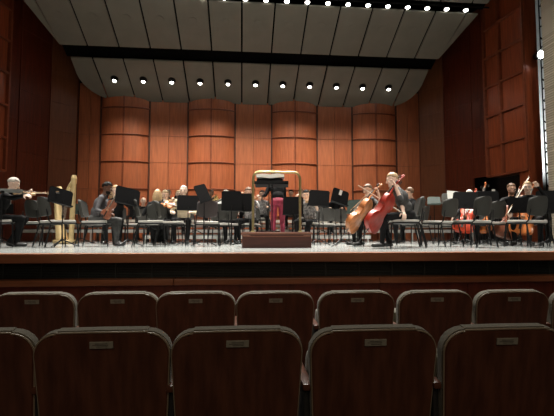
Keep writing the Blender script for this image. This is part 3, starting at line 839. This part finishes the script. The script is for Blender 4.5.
        B.cap(an + V((0, -0.02, -0.05)), an + V((s * 0.02, 0.15, -0.062)), 0.042, 0.036, 'shoe')
        B.cap(an, an + V((0, 0, -0.04)), 0.042, 0.042, 'leg')
    if skirt:
        B.cap((0, 0.05, 0.52), (0, kneefwd - 0.02, 0.50), 0.16, 0.18, 'leg'); B.cap((0, kneefwd - 0.02, 0.48), (0, kneefwd + 0.02, 0.20), 0.19, 0.16, 'leg')
    bmesh.ops.recalc_face_normals(B.mb.bm, faces=B.mb.bm.faces[:])
    me0 = bpy.data.meshes.new('tmp'); B.mb.bm.to_mesh(me0); B.mb.bm.free()
    tmp = bpy.data.objects.new('tmp', me0); TMP.collection.objects.link(tmp)
    md = tmp.modifiers.new('r', 'REMESH'); md.mode = 'VOXEL'; md.voxel_size = vox; md.adaptivity = 0.0
    ms = tmp.modifiers.new('s', 'SMOOTH'); ms.factor = 0.5; ms.iterations = 3 if vox < 0.012 else 1
    TMP.view_layers[0].update(); dg = TMP.view_layers[0].depsgraph; dg.update()
    me = bpy.data.meshes.new_from_object(tmp.evaluated_get(dg)); me.name = 'body'
    bpy.data.objects.remove(tmp); bpy.data.meshes.remove(me0)
    # colour regions: each face takes the material of the limb it lies on
    regs = ['skin', 'top', 'leg', 'shoe']; mats = {'skin': skin, 'top': top, 'leg': leg, 'shoe': 'shoe'}
    me.materials.clear()
    for r_ in regs: me.materials.append(M[mats[r_]])
    npol = len(me.polygons); C = np.empty(npol * 3); me.polygons.foreach_get('center', C); C = C.reshape(-1, 3)
    best = np.full(npol, 1e9); idx = np.zeros(npol, int)
    for pr in B.prims:
        if pr[0] == 'c':
            a, c, r0, r1, rg = np.array(pr[1]), np.array(pr[2]), pr[3], pr[4], pr[5]
            ab = c - a; tt = np.clip(((C - a) @ ab) / max(1e-9, ab @ ab), 0, 1)
            dist = np.linalg.norm(C - (a + tt[:, None] * ab), axis=1) - (r0 + (r1 - r0) * tt)
        else:
            c, r_, ro, rg = np.array(pr[1]), np.array(pr[2]), np.array(pr[3]), pr[5]
            q = ((C - c) @ ro) / r_; ln = np.linalg.norm(q, axis=1); dist = (ln - 1) * r_.min()
        k = dist < best; best[k] = dist[k]; idx[k] = regs.index(rg)
    me.polygons.foreach_set('material_index', idx.astype(np.int32)); me.polygons.foreach_set('use_smooth', [True] * npol); me.update()
    body = bpy.data.objects.new('body', me); COL.objects.link(body); body.parent = t
    # hair
    if style != 'bald':
        def fn(v):
            f_ = v.y; zz = v.z
            back = {'short': -0.35, 'crew': -0.15, 'long': -9, 'receding': -0.35}[style]
            lim = {'short': 0.42, 'crew': 0.5, 'long': 0.50, 'receding': 0.75}[style]
            inface = (f_ > 0.25 and zz < lim) or (zz < back) or (abs(v.x) > 0.7 and zz < 0.05 and style != 'long') or (f_ > -0.1 and zz < -0.2)
            return 0.80 if inface else 1.0 + 0.05 * math.sin(v.x * 9) * math.cos(v.y * 7 + v.z * 5)
        b = MB(); b.ell(H(0, -0.012, 0.028), (0.087, 0.106, 0.112), Hm, seg=22, fn=fn)
        if style == 'long':
            for k in range(7):
                a = R(200 + k * 23.3); b.tube([H(0.07 * math.cos(a), 0.075 * math.sin(a) - 0.01, 0.04), H(0.085 * math.cos(a), 0.09 * math.sin(a) - 0.015, -0.05), H(0.08 * math.cos(a), 0.08 * math.sin(a) - 0.03, -0.15), H(0.06 * math.cos(a), 0.07 * math.sin(a) - 0.03, -0.22)], [0.036, 0.038, 0.034, 0.016], 8)
        b.build('hair', hair, t, smooth=70)
    if beard:
        b = MB(); b.ell(H(0, 0.038, -0.072), (0.060, 0.058, 0.052), Hm, seg=18, fn=lambda v: 1.0 + 0.04 * math.sin(v.x * 11) if v.z < 0.35 else 0.8)
        b.build('beard', hair, t, smooth=70)
    for s in (-1, 1):
        b = MB(); b.ell(H(s * 0.031, 0.079, 0.012), (0.014, 0.012, 0.011), Hm, seg=10); e = b.build('eye', 'eye_white', t, smooth=60)
        b = MB(); b.ell(H(s * 0.031, 0.089, 0.012), (0.007, 0.004, 0.007), Hm, seg=8); b.build('iris', 'eye_dark', e, smooth=60)
        b = MB(); b.tube([H(s * 0.016, 0.093, 0.036), H(s * 0.035, 0.091, 0.041), H(s * 0.052, 0.078, 0.034)], 0.004, 6); b.build('eyebrow', hair, t)
    b = MB(); b.tube([H(-0.024, 0.080, -0.055), H(0, 0.090, -0.053), H(0.024, 0.080, -0.055)], [0.003, 0.0062, 0.003], 8); b.build('mouth', 'lip', t, smooth=60)
    if glasses:
        b = MB()
        for s in (-1, 1): b.tube([H(s * 0.032 + 0.022 * math.cos(a), 0.100, 0.010 + 0.018 * math.sin(a)) for a in [2 * math.pi * k / 12 for k in range(12)]], 0.0022, 5, True); b.tube([H(s * 0.054, 0.098, 0.014), H(s * 0.080, 0.0, 0.018)], 0.002, 5)
        b.tube([H(-0.010, 0.101, 0.012), H(0.010, 0.101, 0.012)], 0.002, 5); b.build('glasses', 'black_metal', t)
    if shirt:
        b = MB(); fr = chest + V((0, 0.105, 0.06)); b.prism([(-0.045, 0.13), (0.045, 0.13), (0.004, -0.10), (-0.004, -0.10)], -0.012, 0.020, Matrix.Translation(fr) @ Matrix.Rotation(-lean * 0.5 + 0.22, 4, 'X'))
        b.build('shirt_front', 'cloth_white', t)
    return t
def seatpos(t):
    f = t.rotation_euler.to_matrix() @ V((0, 0.07, 0)); q = V(t.location) + f
    return (q.x, q.y, q.z)
def loc2w(t, v):
    m = Matrix.Translation(t.location) @ t.rotation_euler.to_matrix().to_4x4() @ Matrix.Diagonal((*t.scale, 1))
    return m @ V(v)
def dir2w(t, v): return t.rotation_euler.to_matrix() @ V(v)

def violinist(label, px, d, face, what, vcol='violin', up=0.0, bowlen=0.72, vpitch=0.0, bowtilt=0.0, stretch=0.0, nocair=False, chair_label=None, z=None, pos=None, bowlabel=None, ang=38, **kw):
    """seated player with the fiddle on the left shoulder"""
    lean = kw.pop('lean', 0.22)
    nz = 1.05 - lean * lean * 0.22; ny = 0.02 + lean * 0.42
    a = R(ang)
    tail = V((-0.07, ny + 0.06, nz - 0.0)); dr = V((-math.sin(a), math.cos(a), math.tan(R(vpitch)))).normalized()
    scroll = tail + dr * 0.60
    bel = V((0.25, 0.0, 1.0))
    lh = tail + dr * 0.42 + V((0, 0, -0.05)); br = tail + dr * 0.17 + V((0, 0, 0.05))
    per = V((math.cos(a), math.sin(a), bowtilt)).normalized()
    frog = br + per * 0.34; tip = br - per * (bowlen - 0.34); bowpx = kw.pop('bowpx', None)
    head = kw.pop('head', (28, -14))
    t = person(label, px, d, face, lean=lean, hands=(tuple(lh - dr * 0.0 + V((-0.02, -0.06, 0))), tuple(frog + V((0.03, -0.06, -0.0)))), curl=((1, 0, 1), (-0.6, 0, -1)), head=head, z=z, pos=pos, **kw)
    m = frame_to(loc2w(t, tail), loc2w(t, scroll), dir2w(t, bel))
    strings_instrument('violin', '%s violin held by the %s' % ('pale' if vcol == 'violin_pale' else 'brown', what), 'violin', m, 0.60, vcol, group='violins')
    bow(pt(*bowpx[0]) if bowpx else loc2w(t, frog), pt(*bowpx[1]) if bowpx else loc2w(t, tip), bowlabel or 'violin bow drawn by the %s' % what, up=(0, 0, 1))
    if not nocair:
        chair(px, d, face, chair_label or 'orchestra chair under the %s' % what, pos=seatpos(t), z=t.location.z)
    return t
def cellist(label, px, d, face, what, vcol, bot=(0.02, 0.78, 0.33), crest=(-0.12, 0.06, 1.27), L=1.20, wide=1.0, cat='cello', name='cello', bowend=None, hands=None, belly=(0.25, 0.8, 0.7), nochair=False, z=None, bowpts=None, group='cellos', **kw):
    b0, b1 = V(bot), V(crest); dr = (b1 - b0).normalized(); b1 = b0 + dr * L
    bel = V(belly)
    lh = b0 + dr * (L * 0.80) + V((-0.05, -0.07, 0.0)); rh = b0 + dr * (L * 0.26) + V((0.26, -0.02, 0.06))
    if hands: lh, rh = V(hands[0]), V(hands[1])
    axpx = kw.pop('axpx', None)
    kw.setdefault('knees', 0.24); kw.setdefault('lean', 0.25)
    t = person(label, px, d, face, hands=(tuple(lh), tuple(rh)), curl=((0.3, 1, 0), (-0.3, 0.2, -1)), z=z, **kw)
    w0, w1 = loc2w(t, b0), loc2w(t, b1)
    if axpx:
        w0, w1 = pt(*axpx[0]), pt(*axpx[1]); L = (w1 - w0).length; dr = (w1 - w0).normalized(); b0 = w0
    m = frame_to(w0, w1, dir2w(t, bel))
    ep = b0.z / max(0.2, dr.z) - 0.01
    strings_instrument(name, '%s %s held by the %s' % (vcol.split('_')[-1], cat, what), cat, m, L, vcol, group=group, endpin=ep, wide=wide)
    if bowpts:
        bow(pt(*bowpts[0]), pt(*bowpts[1]), 'cello bow held by the %s' % what, up=dir2w(t, (0.3, 1, 0.3)))
    if not nochair: chair(px, d, face, 'orchestra chair under the %s' % what, pos=seatpos(t), z=t.location.z)
    return t

# ------------------------------------------------------------------ podium
pp = W(277, 6.62)
t = thing('conductor_podium', 'dark wooden conductor podium with a brass rail, at the front centre of the stage', 'podium', pp, 0)
b = MB(); b.span(-0.575, 0.575, 0.0, 1.1, 0.0, 0.235, 0.008); b.build('platform', 'podium_wood', t)
b = MB(); b.span(-0.585, 0.585, -0.012, 1.11, 0.225, 0.262, 0.008); b.span(-0.545, 0.545, -0.006, 0.0, 0.185, 0.197); b.build('trim', 'podium_trim', t)
b = MB(); b.span(-0.56, 0.56, 0.03, 1.08, 0.262, 0.268); b.build('carpet', 'carpet', t)
for s in (-1, 1):
    b = MB(); b.span(s * 0.50 - 0.06, s * 0.50 + 0.06, -0.010, -0.002, 0.19, 0.215, 0.003); b.build('corner_plate', 'podium_trim', t)
b = MB(); pts = [(-0.395, 0.06, 0.26), (-0.395, 0.06, 1.16)]
for k in range(1, 8):
    a = math.pi / 2 * k / 8; pts.append((-0.395 + 0.11 * (1 - math.cos(a)), 0.06, 1.16 + 0.11 * math.sin(a)))
pts += [(-0.285, 0.06, 1.27)]
pts += [(-x, y, z) for x, y, z in pts[::-1]]
b.tube(pts, 0.021, 12); b.build('rail', 'brass', t, smooth=60)
for s in (-1, 1):
    b = MB(); b.cone((s * 0.395, 0.06, 0.262), (s * 0.395, 0.06, 0.285), 0.045, 0.03, 16); b.build('rail_flange', 'brass', t, smooth=40)
# the conductor's stand with the open score
zp = 0.268
t = thing('conductor_stand', 'wide black conductor stand with two poles on the podium', 'music stand', W(270.5, 7.15, zp), R(-6))
for s in (-1, 1):
    b = MB(); b.cone((s * 0.028, 0, 0.02), (s * 0.028, 0, 0.86), 0.009); b.build('pole', 'black_metal', t)
b = MB(); b.box((0, 0, 0.012), (0.34, 0.34, 0.022), None, 0.006); b.build('base', 'black_metal', t)
m3 = Matrix.Rotation(R(-8), 3, 'X')
b = MB(); b.box((0.02, 0.0, 0.855), (0.60, 0.40, 0.012), m3); b.box((0.02, -0.2, 0.855), (0.60, 0.012, 0.055), m3, 0.003); b.build('desk', 'desk_black', t)
b = MB(); b.box((-0.01, 0.05, 0.905), (0.46, 0.30, 0.055), Matrix.Rotation(R(-4), 3, 'X'), 0.006)
o = b.build('closed_folder', 'cloth_black'); o.matrix_world = Matrix.Translation(W(270.5, 7.15, zp)) @ Matrix.Rotation(R(-6), 4, 'Z')
tag(o, 'black folder lying on the wide conductor stand under the open score', 'folder')
b = MB(); N = 12                                     # an open score, its pages arched on both sides of the spine
for s in (-1, 1):
    top_, bot_ = [], []
    for k in range(N + 1):
        u = k / N; x = s * (0.245 * u); z = 1.012 + 0.012 * math.sin(math.pi * u)
        top_.append((x, z)); bot_.append((x, z - 0.070 + 0.022 * u * u))
    b.prism(top_ + bot_[::-1], -0.15, 0.19)
o = b.build('open_score', 'paper'); o.matrix_world = Matrix.Translation(W(270.5, 7.15, zp)) @ Matrix.Rotation(R(-6), 4, 'Z')
tag(o, 'large open white score on the conductor stand, just under the brass rail', 'sheet music')
person('person in black top and crimson trousers standing behind the podium, back to us', 278, 9.3, 12, stand=True, lean=0.30, hands=((-0.30, 0.34, 0.72), (0.05, 0.40, 0.70)),
       head=(0, -16), skin='skin_dark', top='cloth_black', leg='cloth_crimson', hair='hair_black', vox=0.010, scale=0.98)

# ------------------------------------------------------------------ harp
def harp(px, d, rz):
    t = thing('concert_harp', 'tall golden concert harp standing behind the music stand on the left', 'harp', W(px, d), R(rz - vrot(px)))
    b = MB(); b.cone((0.36, 0, 0.10), (0.40, 0, 1.45), 0.058, 0.055, 14); b.cone((0.40, 0, 1.42), (0.40, 0, 1.54), 0.062, 0.068, 14); b.cone((0.40, 0, 1.54), (0.40, 0, 1.62), 0.068, 0.045, 14); b.cone((0.36, 0, 0.08), (0.362, 0, 0.2), 0.065, 0.05, 14); b.build('column', 'harp_gold', t, smooth=50)
    b = MB()
    lo = [(-0.30, 0.26), (0.30, 0.05)]; q0, q1 = V((0.0, 0, 0.10)), V((-0.28, 0, 1.20))
    b.cone(q0, q1, 0.13, 0.06, 14)
    for v in b.bm.verts: pass
    b.build('soundbox', 'harp_gold', t, smooth=50)
    b = MB(); b.tube([(-0.36, 0, 1.18), (-0.28, 0, 1.34), (-0.16, 0, 1.34), (-0.02, 0, 1.24), (0.14, 0, 1.24), (0.28, 0, 1.40), (0.40, 0, 1.50)], [0.045, 0.055, 0.05, 0.042, 0.042, 0.048, 0.045], 10); b.build('neck', 'harp_gold', t, smooth=60)
    b = MB()
    for k in range(22):
        u = k / 21; a = q0.lerp(q1, 0.08 + 0.88 * u); top_z = 1.22 + 0.2 * abs(1 - u * 1.4)
        x = 0.32 - 0.62 * u; b.cone((a.x + 0.03, 0.0, a.z + 0.10 * (1 - u)), (x, 0, 1.26 if u > .3 else 1.26 + (0.3 - u) * 0.5), 0.0022, n=4)
    b.build('strings', 'string', t)
    b = MB(); b.box((0.14, 0, 0.05), (0.56, 0.30, 0.09), None, 0.03); b.build('base', 'harp_gold', t, smooth=50)
    for k in range(7):
        b = MB(); b.box((-0.02 + 0.05 * k, 0.19, 0.09), (0.018, 0.10, 0.012), None, 0.003); b.build('pedal', 'harp_dark', t)
harp(62.5, 9.6, -58)

# ------------------------------------------------------------------ left of the stage
ps = violinist('person with short grey hair in a black suit playing at the left edge', -4, 7.15, -104, 'grey-haired player at the left edge', 'violin_pale', ang=20, lean=0.36, skin='skin_pale', hair='hair_grey', style='crew',
          head=(10, -24), vox=0.008, feet=(-0.22, -0.05), scale=0.96, shirt=True, hpx=((38, 192, 7.0), (23, 196, 6.85)), bowpx=((19, 193, 6.82), (58, 192, 6.95)), bowlabel='long pale bow held level by the grey-haired player at the left edge')
music_stand(1, 6.75, 180, 'music stand with its desk folded flat, at the left edge of the stage', h=0.965, tilt=86, wd=0.60, kind='riser_top')
music_stand(62.5, 7.0, 25, 'tilted black music stand in front of the golden harp', h=0.885, tilt=12, roll=13, wd=0.42, dh=0.30, off=-0.03)
chair(58, 7.2, -66, 'empty chair with a grey back in front of the golden harp')
chair(43, 7.9, -45, 'empty grey chair partly hidden behind the one before the golden harp')
music_stand(81, 9.6, 20, 'small grey-green music stand right of the golden harp', h=0.83, tilt=10, kind='desk_green', wd=0.34, dh=0.26)
person('person with short black hair in a grey suit seated facing right on the left side', 95, 7.6, -104, lean=0.30, hpx=((111, 209, 7.35), (108, 213, 7.3)), curl=((0, 0, -1), (0, 0, -1)), head=(5, -18), skin='skin_dark',
       top='cloth_grey', leg='cloth_charcoal', hair='hair_black', style='short', vox=0.008, scale=0.93, shirt=True, knees=0.15, feet=(-0.03, 0.02), beard=True)
chair(97, 7.6, -104, 'chair under the player in the grey suit')
strings_instrument('violin', 'dark violin resting upright on the lap of the player in the grey suit', 'violin', frame_to(pt(104, 218, 7.28), pt(115, 198, 7.25), (-0.2, -1, 0.2)), 0.60, 'cello_brown', group='violins')
violinist('person with wavy blond hair playing the violin behind the player in the grey suit', 116, 9.2, 172, 'blond player behind the grey suit', skin='skin_pale', hair='hair_blond', style='long', z=0)
music_stand(128, 7.15, 24, 'large tilted black music stand in front of the player in the grey suit', h=0.905, tilt=14, roll=9, wd=0.46, dh=0.33)
chair(151, 7.45, -92, 'empty chair seen from the side, right of the large tilted music stand')
person('person with short blond hair in black seen from behind on the left side', 156, 8.9, -8, lean=0.22, hands=((-0.28, 0.30, 0.86), (0.30, 0.36, 0.80)), skin='skin_pale', hair='hair_blond', style='long', skirt=True, vox=0.010, scale=0.93)
chair(158, 8.55, -4, 'chair with a grey back seen from behind, under the blond player in black', pos=tuple(W(157.5, 8.75)))
strings_instrument('violin', 'amber violin held by the short-haired blond player in black', 'violin', frame_to(pt(162, 203, 8.6), pt(175, 207, 8.4), (-0.1, -.8, 0.7)), 0.58, 'cello_amber', group='violins')
chair(171, 7.9, -85, 'low empty chair beside the blond player in black')
violinist('person with light hair facing us, playing behind the blond player in black', 167, 10.2, 160, 'light-haired player facing us', 'violin_pale', skin='skin_pale', hair='hair_blond', style='short', z=0)
music_stand(188, 8.3, 4, 'black music stand in front of the white-haired player', h=0.88, tilt=12, wd=0.46, dh=0.33, sheets=0)
person('person with white hair and a cream shirt seated behind a black music stand', 184, 9.3, 172, lean=0.18, hands=((-0.2, 0.32, 0.72), (0.2, 0.32, 0.72)), skin='skin_pale', top='cloth_cream', hair='hair_white', style='crew')
chair(184, 9.3, 172, 'chair under the white-haired player in cream')
music_stand(204, 7.35, 60, 'narrow looking black music stand turned sideways, left of the brown chair', h=0.98, tilt=20, roll=-14, wd=0.42)
chair(207, 7.9, 2, 'empty chair with a brownish back seen from behind', 'brown')
chair(226, 9.2, 20, 'empty grey chair behind the pair of overlapping music stands')
music_stand(231.5, 7.75, 3, 'left one of two overlapping big black music stands by the podium', h=0.87, tilt=6, wd=0.40, dh=0.40)
music_stand(244, 8.1, -3, 'right one of two overlapping big black music stands by the podium', h=0.87, tilt=6, wd=0.40, dh=0.38)
violinist('person in a patterned top playing behind the two overlapping music stands', 250, 9.6, 165, 'player in the patterned top by the podium', top='cloth_pattern', skin='skin_light', hair='hair_brown', z=0)
person('person in a grey shirt seated left of the two overlapping music stands', 222, 10.1, -150, hands=((-0.2, 0.4, 0.95), (0.2, 0.32, 0.75)), skin='skin_pale', top='cloth_white', hair='hair_grey', style='receding', z=0)
chair(222, 10.1, -150, 'chair under the player in the pale shirt', z=0)

# ------------------------------------------------------------------ right of the podium
music_stand(293, 8.5, -4, 'black music stand right behind the brass rail', h=0.83, tilt=6, wd=0.44, dh=0.40)
music_stand(319, 8.0, -6, 'broad black music stand right of the podium', h=0.95, tilt=14, roll=5, wd=0.42, dh=0.34)
violinist('person in a patterned black and white top playing the violin right of the podium', 311, 9.0, 152, 'player in black and white right of the podium', 'violin_pale', top='cloth_pattern', skin='skin_pale', hair='hair_black', sleeves='short', vox=0.010, z=0, scale=0.92, lean=0.35)
music_stand(341, 7.2, 22, 'tilted black music stand with a scrap of paper, in front of the cellists', h=0.90, tilt=16, roll=18, wd=0.33, dh=0.30)
q = MB(); q.box((0, 0, 0), (0.05, 0.004, 0.09), Matrix.Rotation(R(18), 3, 'Y')); o = q.build('paper_scrap', 'paper', loc=tuple(pt(341, 192.5, 7.12)), rotz=R(10)); tag(o, 'scrap of white paper on the tilted stand in front of the cellists', 'paper')
music_stand(357, 9.2, -20, 'dark music stand half hidden behind the amber cello', h=0.86, tilt=12, kind='desk_green')
chair(339, 10.0, 178, 'empty grey chair seen behind the tilted stand before the cellists')
cellist('person with brown hair in black playing the amber cello', 376, 8.0, 108, 'brown-haired player', 'cello_amber', axpx=((348, 229, 7.5), (385, 184, 7.85)), belly=(0.55, 0.8, 0.25), skin='skin_light', hair='hair_brown', top='cloth_charcoal', sleeves='rolled',
        vox=0.009, scale=0.92, head=(18, -14), lean=0.22, hpx=((379, 194, 7.65), (352, 212, 7.3)), knees=0.26, bowpts=((351, 211, 7.28), (372, 189, 7.20)), wide=1.05)
cellist('person with short fair hair in a dark shirt with rolled sleeves playing the red cello', 408, 6.95, 100, 'fair-haired player', 'cello_red', axpx=((368, 229, 6.45), (408, 175, 6.72)), belly=(0.50, 0.8, 0.22), skin='skin_pale', hair='hair_blond', style='short', top='cloth_charcoal', sleeves='rolled',
        vox=0.008, scale=1.0, head=(0, -14), lean=0.36, poles=((-0.5, -0.25, -1), (0.5, -1.0, -0.3)), hpx=((396, 186, 6.66), (404, 213, 6.72)), knees=0.24, feet=(0.05, -0.12), bowpts=((404, 214, 6.68), (358, 185, 6.6)), wide=1.0)
chair(407, 7.6, 78, 'chair behind the fair-haired cellist, seen from the side')
person('person in black half hidden behind the fair-haired cellist', 415, 9.4, 60, skin='skin_light', top='cloth_black', hair='hair_brown', lean=0.15)
chair(415, 9.4, 60, 'chair under the player half hidden behind the cellist')
music_stand(434.5, 9.6, 5, 'small grey-green music stand standing alone on the right side', h=1.03, tilt=30, kind='desk_green', wd=0.30, dh=0.24)
chair(440, 7.55, 50, 'empty chair with a dark back right of the small grey-green stand')
music_stand(454, 8.9, -175, 'music stand that carries a large white score, on the right side', h=1.02, tilt=30, wd=0.50, dh=0.26, kind='riser_top')
q = MB(); q.box((0, 0, 0), (0.40, 0.012, 0.20), Matrix.Rotation(R(-20), 3, 'X') @ Matrix.Rotation(R(6), 3, 'Y')); o = q.build('large_score', 'paper', loc=tuple(pt(457, 195.5, 8.75)), rotz=0); tag(o, 'large white score left of the white-haired player on the right', 'sheet music')
music_stand(465, 7.9, -8, 'broad black music stand in front of the white-haired player on the right', h=0.90, tilt=18, roll=4, wd=0.46, dh=0.36)
cellist('person with white hair seated behind the black stands on the right', 473, 9.2, 160, 'white-haired player on the right', 'cello_scarlet', axpx=((461, 232, 8.8), (478, 190, 9.3)), belly=(-0.1, 0.95, 0.3), skin='skin_pale', hair='hair_white', style='crew', scale=0.93)
cellist('person with fair hair bending over behind the stand with the white tag', 484, 10.4, 150, 'fair-haired player on the right', 'cello_orange', axpx=((480, 233, 9.3), (488, 183, 9.7)), belly=(-0.1, 0.95, 0.3), skin='skin_light', hair='hair_blond', style='crew', lean=0.3, head=(30, -20), scale=0.97)
chair(472, 7.15, 48, 'large empty chair left of the bearded player')
chair(489, 8.1, 42, 'empty chair half hidden behind the large one left of the bearded player')
music_stand(489, 8.6, 8, 'black music stand with a small white tag beside the bearded player', h=1.03, tilt=10, wd=0.42, dh=0.27)
q = MB(); q.box((0, 0, 0), (0.085, 0.004, 0.04)); o = q.build('paper_tag', 'paper', loc=tuple(pt(494.5, 190, 8.5)), rotz=R(8)); tag(o, 'small white tag on the stand beside the bearded player', 'paper')
cellist('bearded person in a black shirt playing a large brown cello', 511, 8.9, -165, 'bearded player', 'cello_brown', axpx=((503, 238, 8.1), (521, 187, 8.4)), belly=(0.1, 0.9, 0.3), skin='skin_light', hair='hair_brown', style='crew', beard=True, sleeves='short', head=(20, -12), scale=1.0, vox=0.010, lean=0.12, wide=1.05,
        hpx=((524, 196, 8.2), (498, 207, 8.2)))
cellist('person with fair hair and glasses facing us on the right', 530, 8.0, 172, 'player with glasses', 'cello_orange', axpx=((519, 234, 7.75), (536, 184, 8.1)), belly=(0.0, 0.95, 0.3), skin='skin_pale', hair='hair_blond', style='short', glasses=True, head=(10, -6), vox=0.010, scale=0.95, lean=0.2, sleeves='long',
        hpx=((540, 187, 7.6), (510, 214, 7.7)), bowpts=((506, 216, 7.62), (531, 176, 7.9)))
music_stand(520, 7.6, -4, 'black music stand in front of the bearded player', h=0.78, tilt=8, roll=2, wd=0.38, dh=0.30)
chair(527, 7.1, 45, 'large empty chair at the right end of the stage')
music_stand(551, 7.7, 10, 'black music stand cut by the right edge of the picture', h=0.93, tilt=12, wd=0.46, dh=0.30)
music_stand(549, 7.3, 0, 'dark stand with a tall pole beside the last chair on the right', h=0.70, tilt=12, wd=0.3, dh=0.2)

# ------------------------------------------------------------------ rear players on the risers
def rear(px, d, label, wh, skin='skin_light', hair='hair_brown', style='short', top='cloth_black', face=180, **kw):
    t = person(label, px, d, face, hands=kw.pop('hands', ((-0.2, 0.33, 0.80), (0.2, 0.33, 0.80))), skin=skin, hair=hair, style=style, top=top, vox=0.014, lean=0.15, scale=0.95, **kw)
    chair(px, d, face, 'orchestra chair under the %s' % wh, pos=seatpos(t), z=t.location.z, group='chairs on the risers')
    return t
rear(143, 11.4, 'person with a pale bald head on the rear left, above the side-on chair', 'bald player on the rear left', 'skin_pale', style='bald')
rear(168, 13.0, 'person with grey hair between the two small stands on the rear left', 'rear player between small stands', 'skin_pale', 'hair_grey', 'crew')
rear(178, 11.6, 'person with fair hair in black behind the white-haired player', 'fair player behind the white-haired one', 'skin_pale', 'hair_blond')
rear(246, 13.0, 'person with a pale bald head left of the brass rail at the back', 'bald player at the back left of the rail', 'skin_pale', style='bald')
rear(291, 13.0, 'person with dark hair seen through the rail on the back riser', 'dark-haired player at the back by the rail', 'skin_light', 'hair_black')
rear(310, 13.2, 'person with fair hair on the back riser right of the podium', 'fair player at the back right of the podium', 'skin_pale', 'hair_blond', 'crew')
rear(262, 11.6, 'person in a white shirt seen through the brass rail', 'player in white behind the rail', 'skin_light', 'hair_black', top='cloth_pattern')
rear(211, 13.0, 'person with brown hair on the back riser above the brown chair', 'brown-haired player at the back left')
rear(301, 11.2, 'person in black between two music stands right of the rail', 'player in black right of the rail', 'skin_pale', 'hair_brown', top='cloth_pattern')
rear(336, 12.0, 'person with grey hair behind the tilted stand before the cellists', 'rear player behind the tilted stand', 'skin_light', 'hair_grey')
def slide_trombone(px, d, py):
    a = pt(px, py, d); t = thing('trombone', 'pale slanted trombone slide between the stands left of the podium', 'trombone', a, 0)
    b = MB(); b.tube([(0, 0, 0), (0.50, -0.1, 0.28)], 0.012); b.tube([(0, 0, -0.05), (0.50, -0.1, 0.23)], 0.012); b.tube([(0.5, -.1, 0.28), (0.53, -.1, 0.27), (0.5, -.1, 0.23)], 0.012); b.build('slide', 'silver', t, smooth=60)
    b = MB(); b.tube([(0.05, 0, 0.02), (-0.3, 0.05, -0.12), (-0.32, 0.05, 0.0), (0.0, 0.0, 0.12), (0.2, -0.03, 0.2)], [0.008, 0.01, 0.014, 0.02, 0.09], 12); b.build('bell', 'brass_horn', t, smooth=60)
slide_trombone(210, 10.0, 205)
for (px, d, h, rz, l) in ((159.5, 12.9, 0.93, 2, 'left one of the two small black stands at the rear left'), (180.5, 13.0, 0.97, -3, 'right one of the two small black stands at the rear left'),
                          (224, 12.9, 0.85, 0, 'small black stand at the back, above the overlapping stands'), (137, 11.5, 0.85, 10, 'dark stand in front of the bald player on the rear left'),
                          (3, 10.4, 0.9, 0, 'dark stand far behind the player at the left edge'), (322, 12.2, 0.80, 0, 'dark stand behind the broad one right of the podium'),
                          (365, 11.8, 0.82, -5, 'dark stand far behind the cellists'), (196, 11.8, 0.86, 0, 'dark stand behind the sideways one'), (299, 12.0, 0.8, 0, 'dark stand at the back, right of the brass rail'),
                          (262, 12.4, 0.8, 0, 'dark stand at the back, seen through the brass rail')):
    music_stand(px, d, rz, l, h=h, tilt=14, wd=0.44, dh=0.28, group='stands at the back')
for (px, d, rz, l) in ((217, 8.9, 10, 'empty chair right behind the brown one'), (325, 9.6, 170, 'empty chair right of the player in black and white'), (99, 9.8, 160, 'empty chair behind the player in the grey suit'),
                       (140, 9.7, 150, 'empty chair behind the large tilted stand'), (455, 9.9, 140, 'empty chair far behind the two front ones on the right')):
    chair(px, d, rz, l)

bpy.data.scenes.remove(TMP)
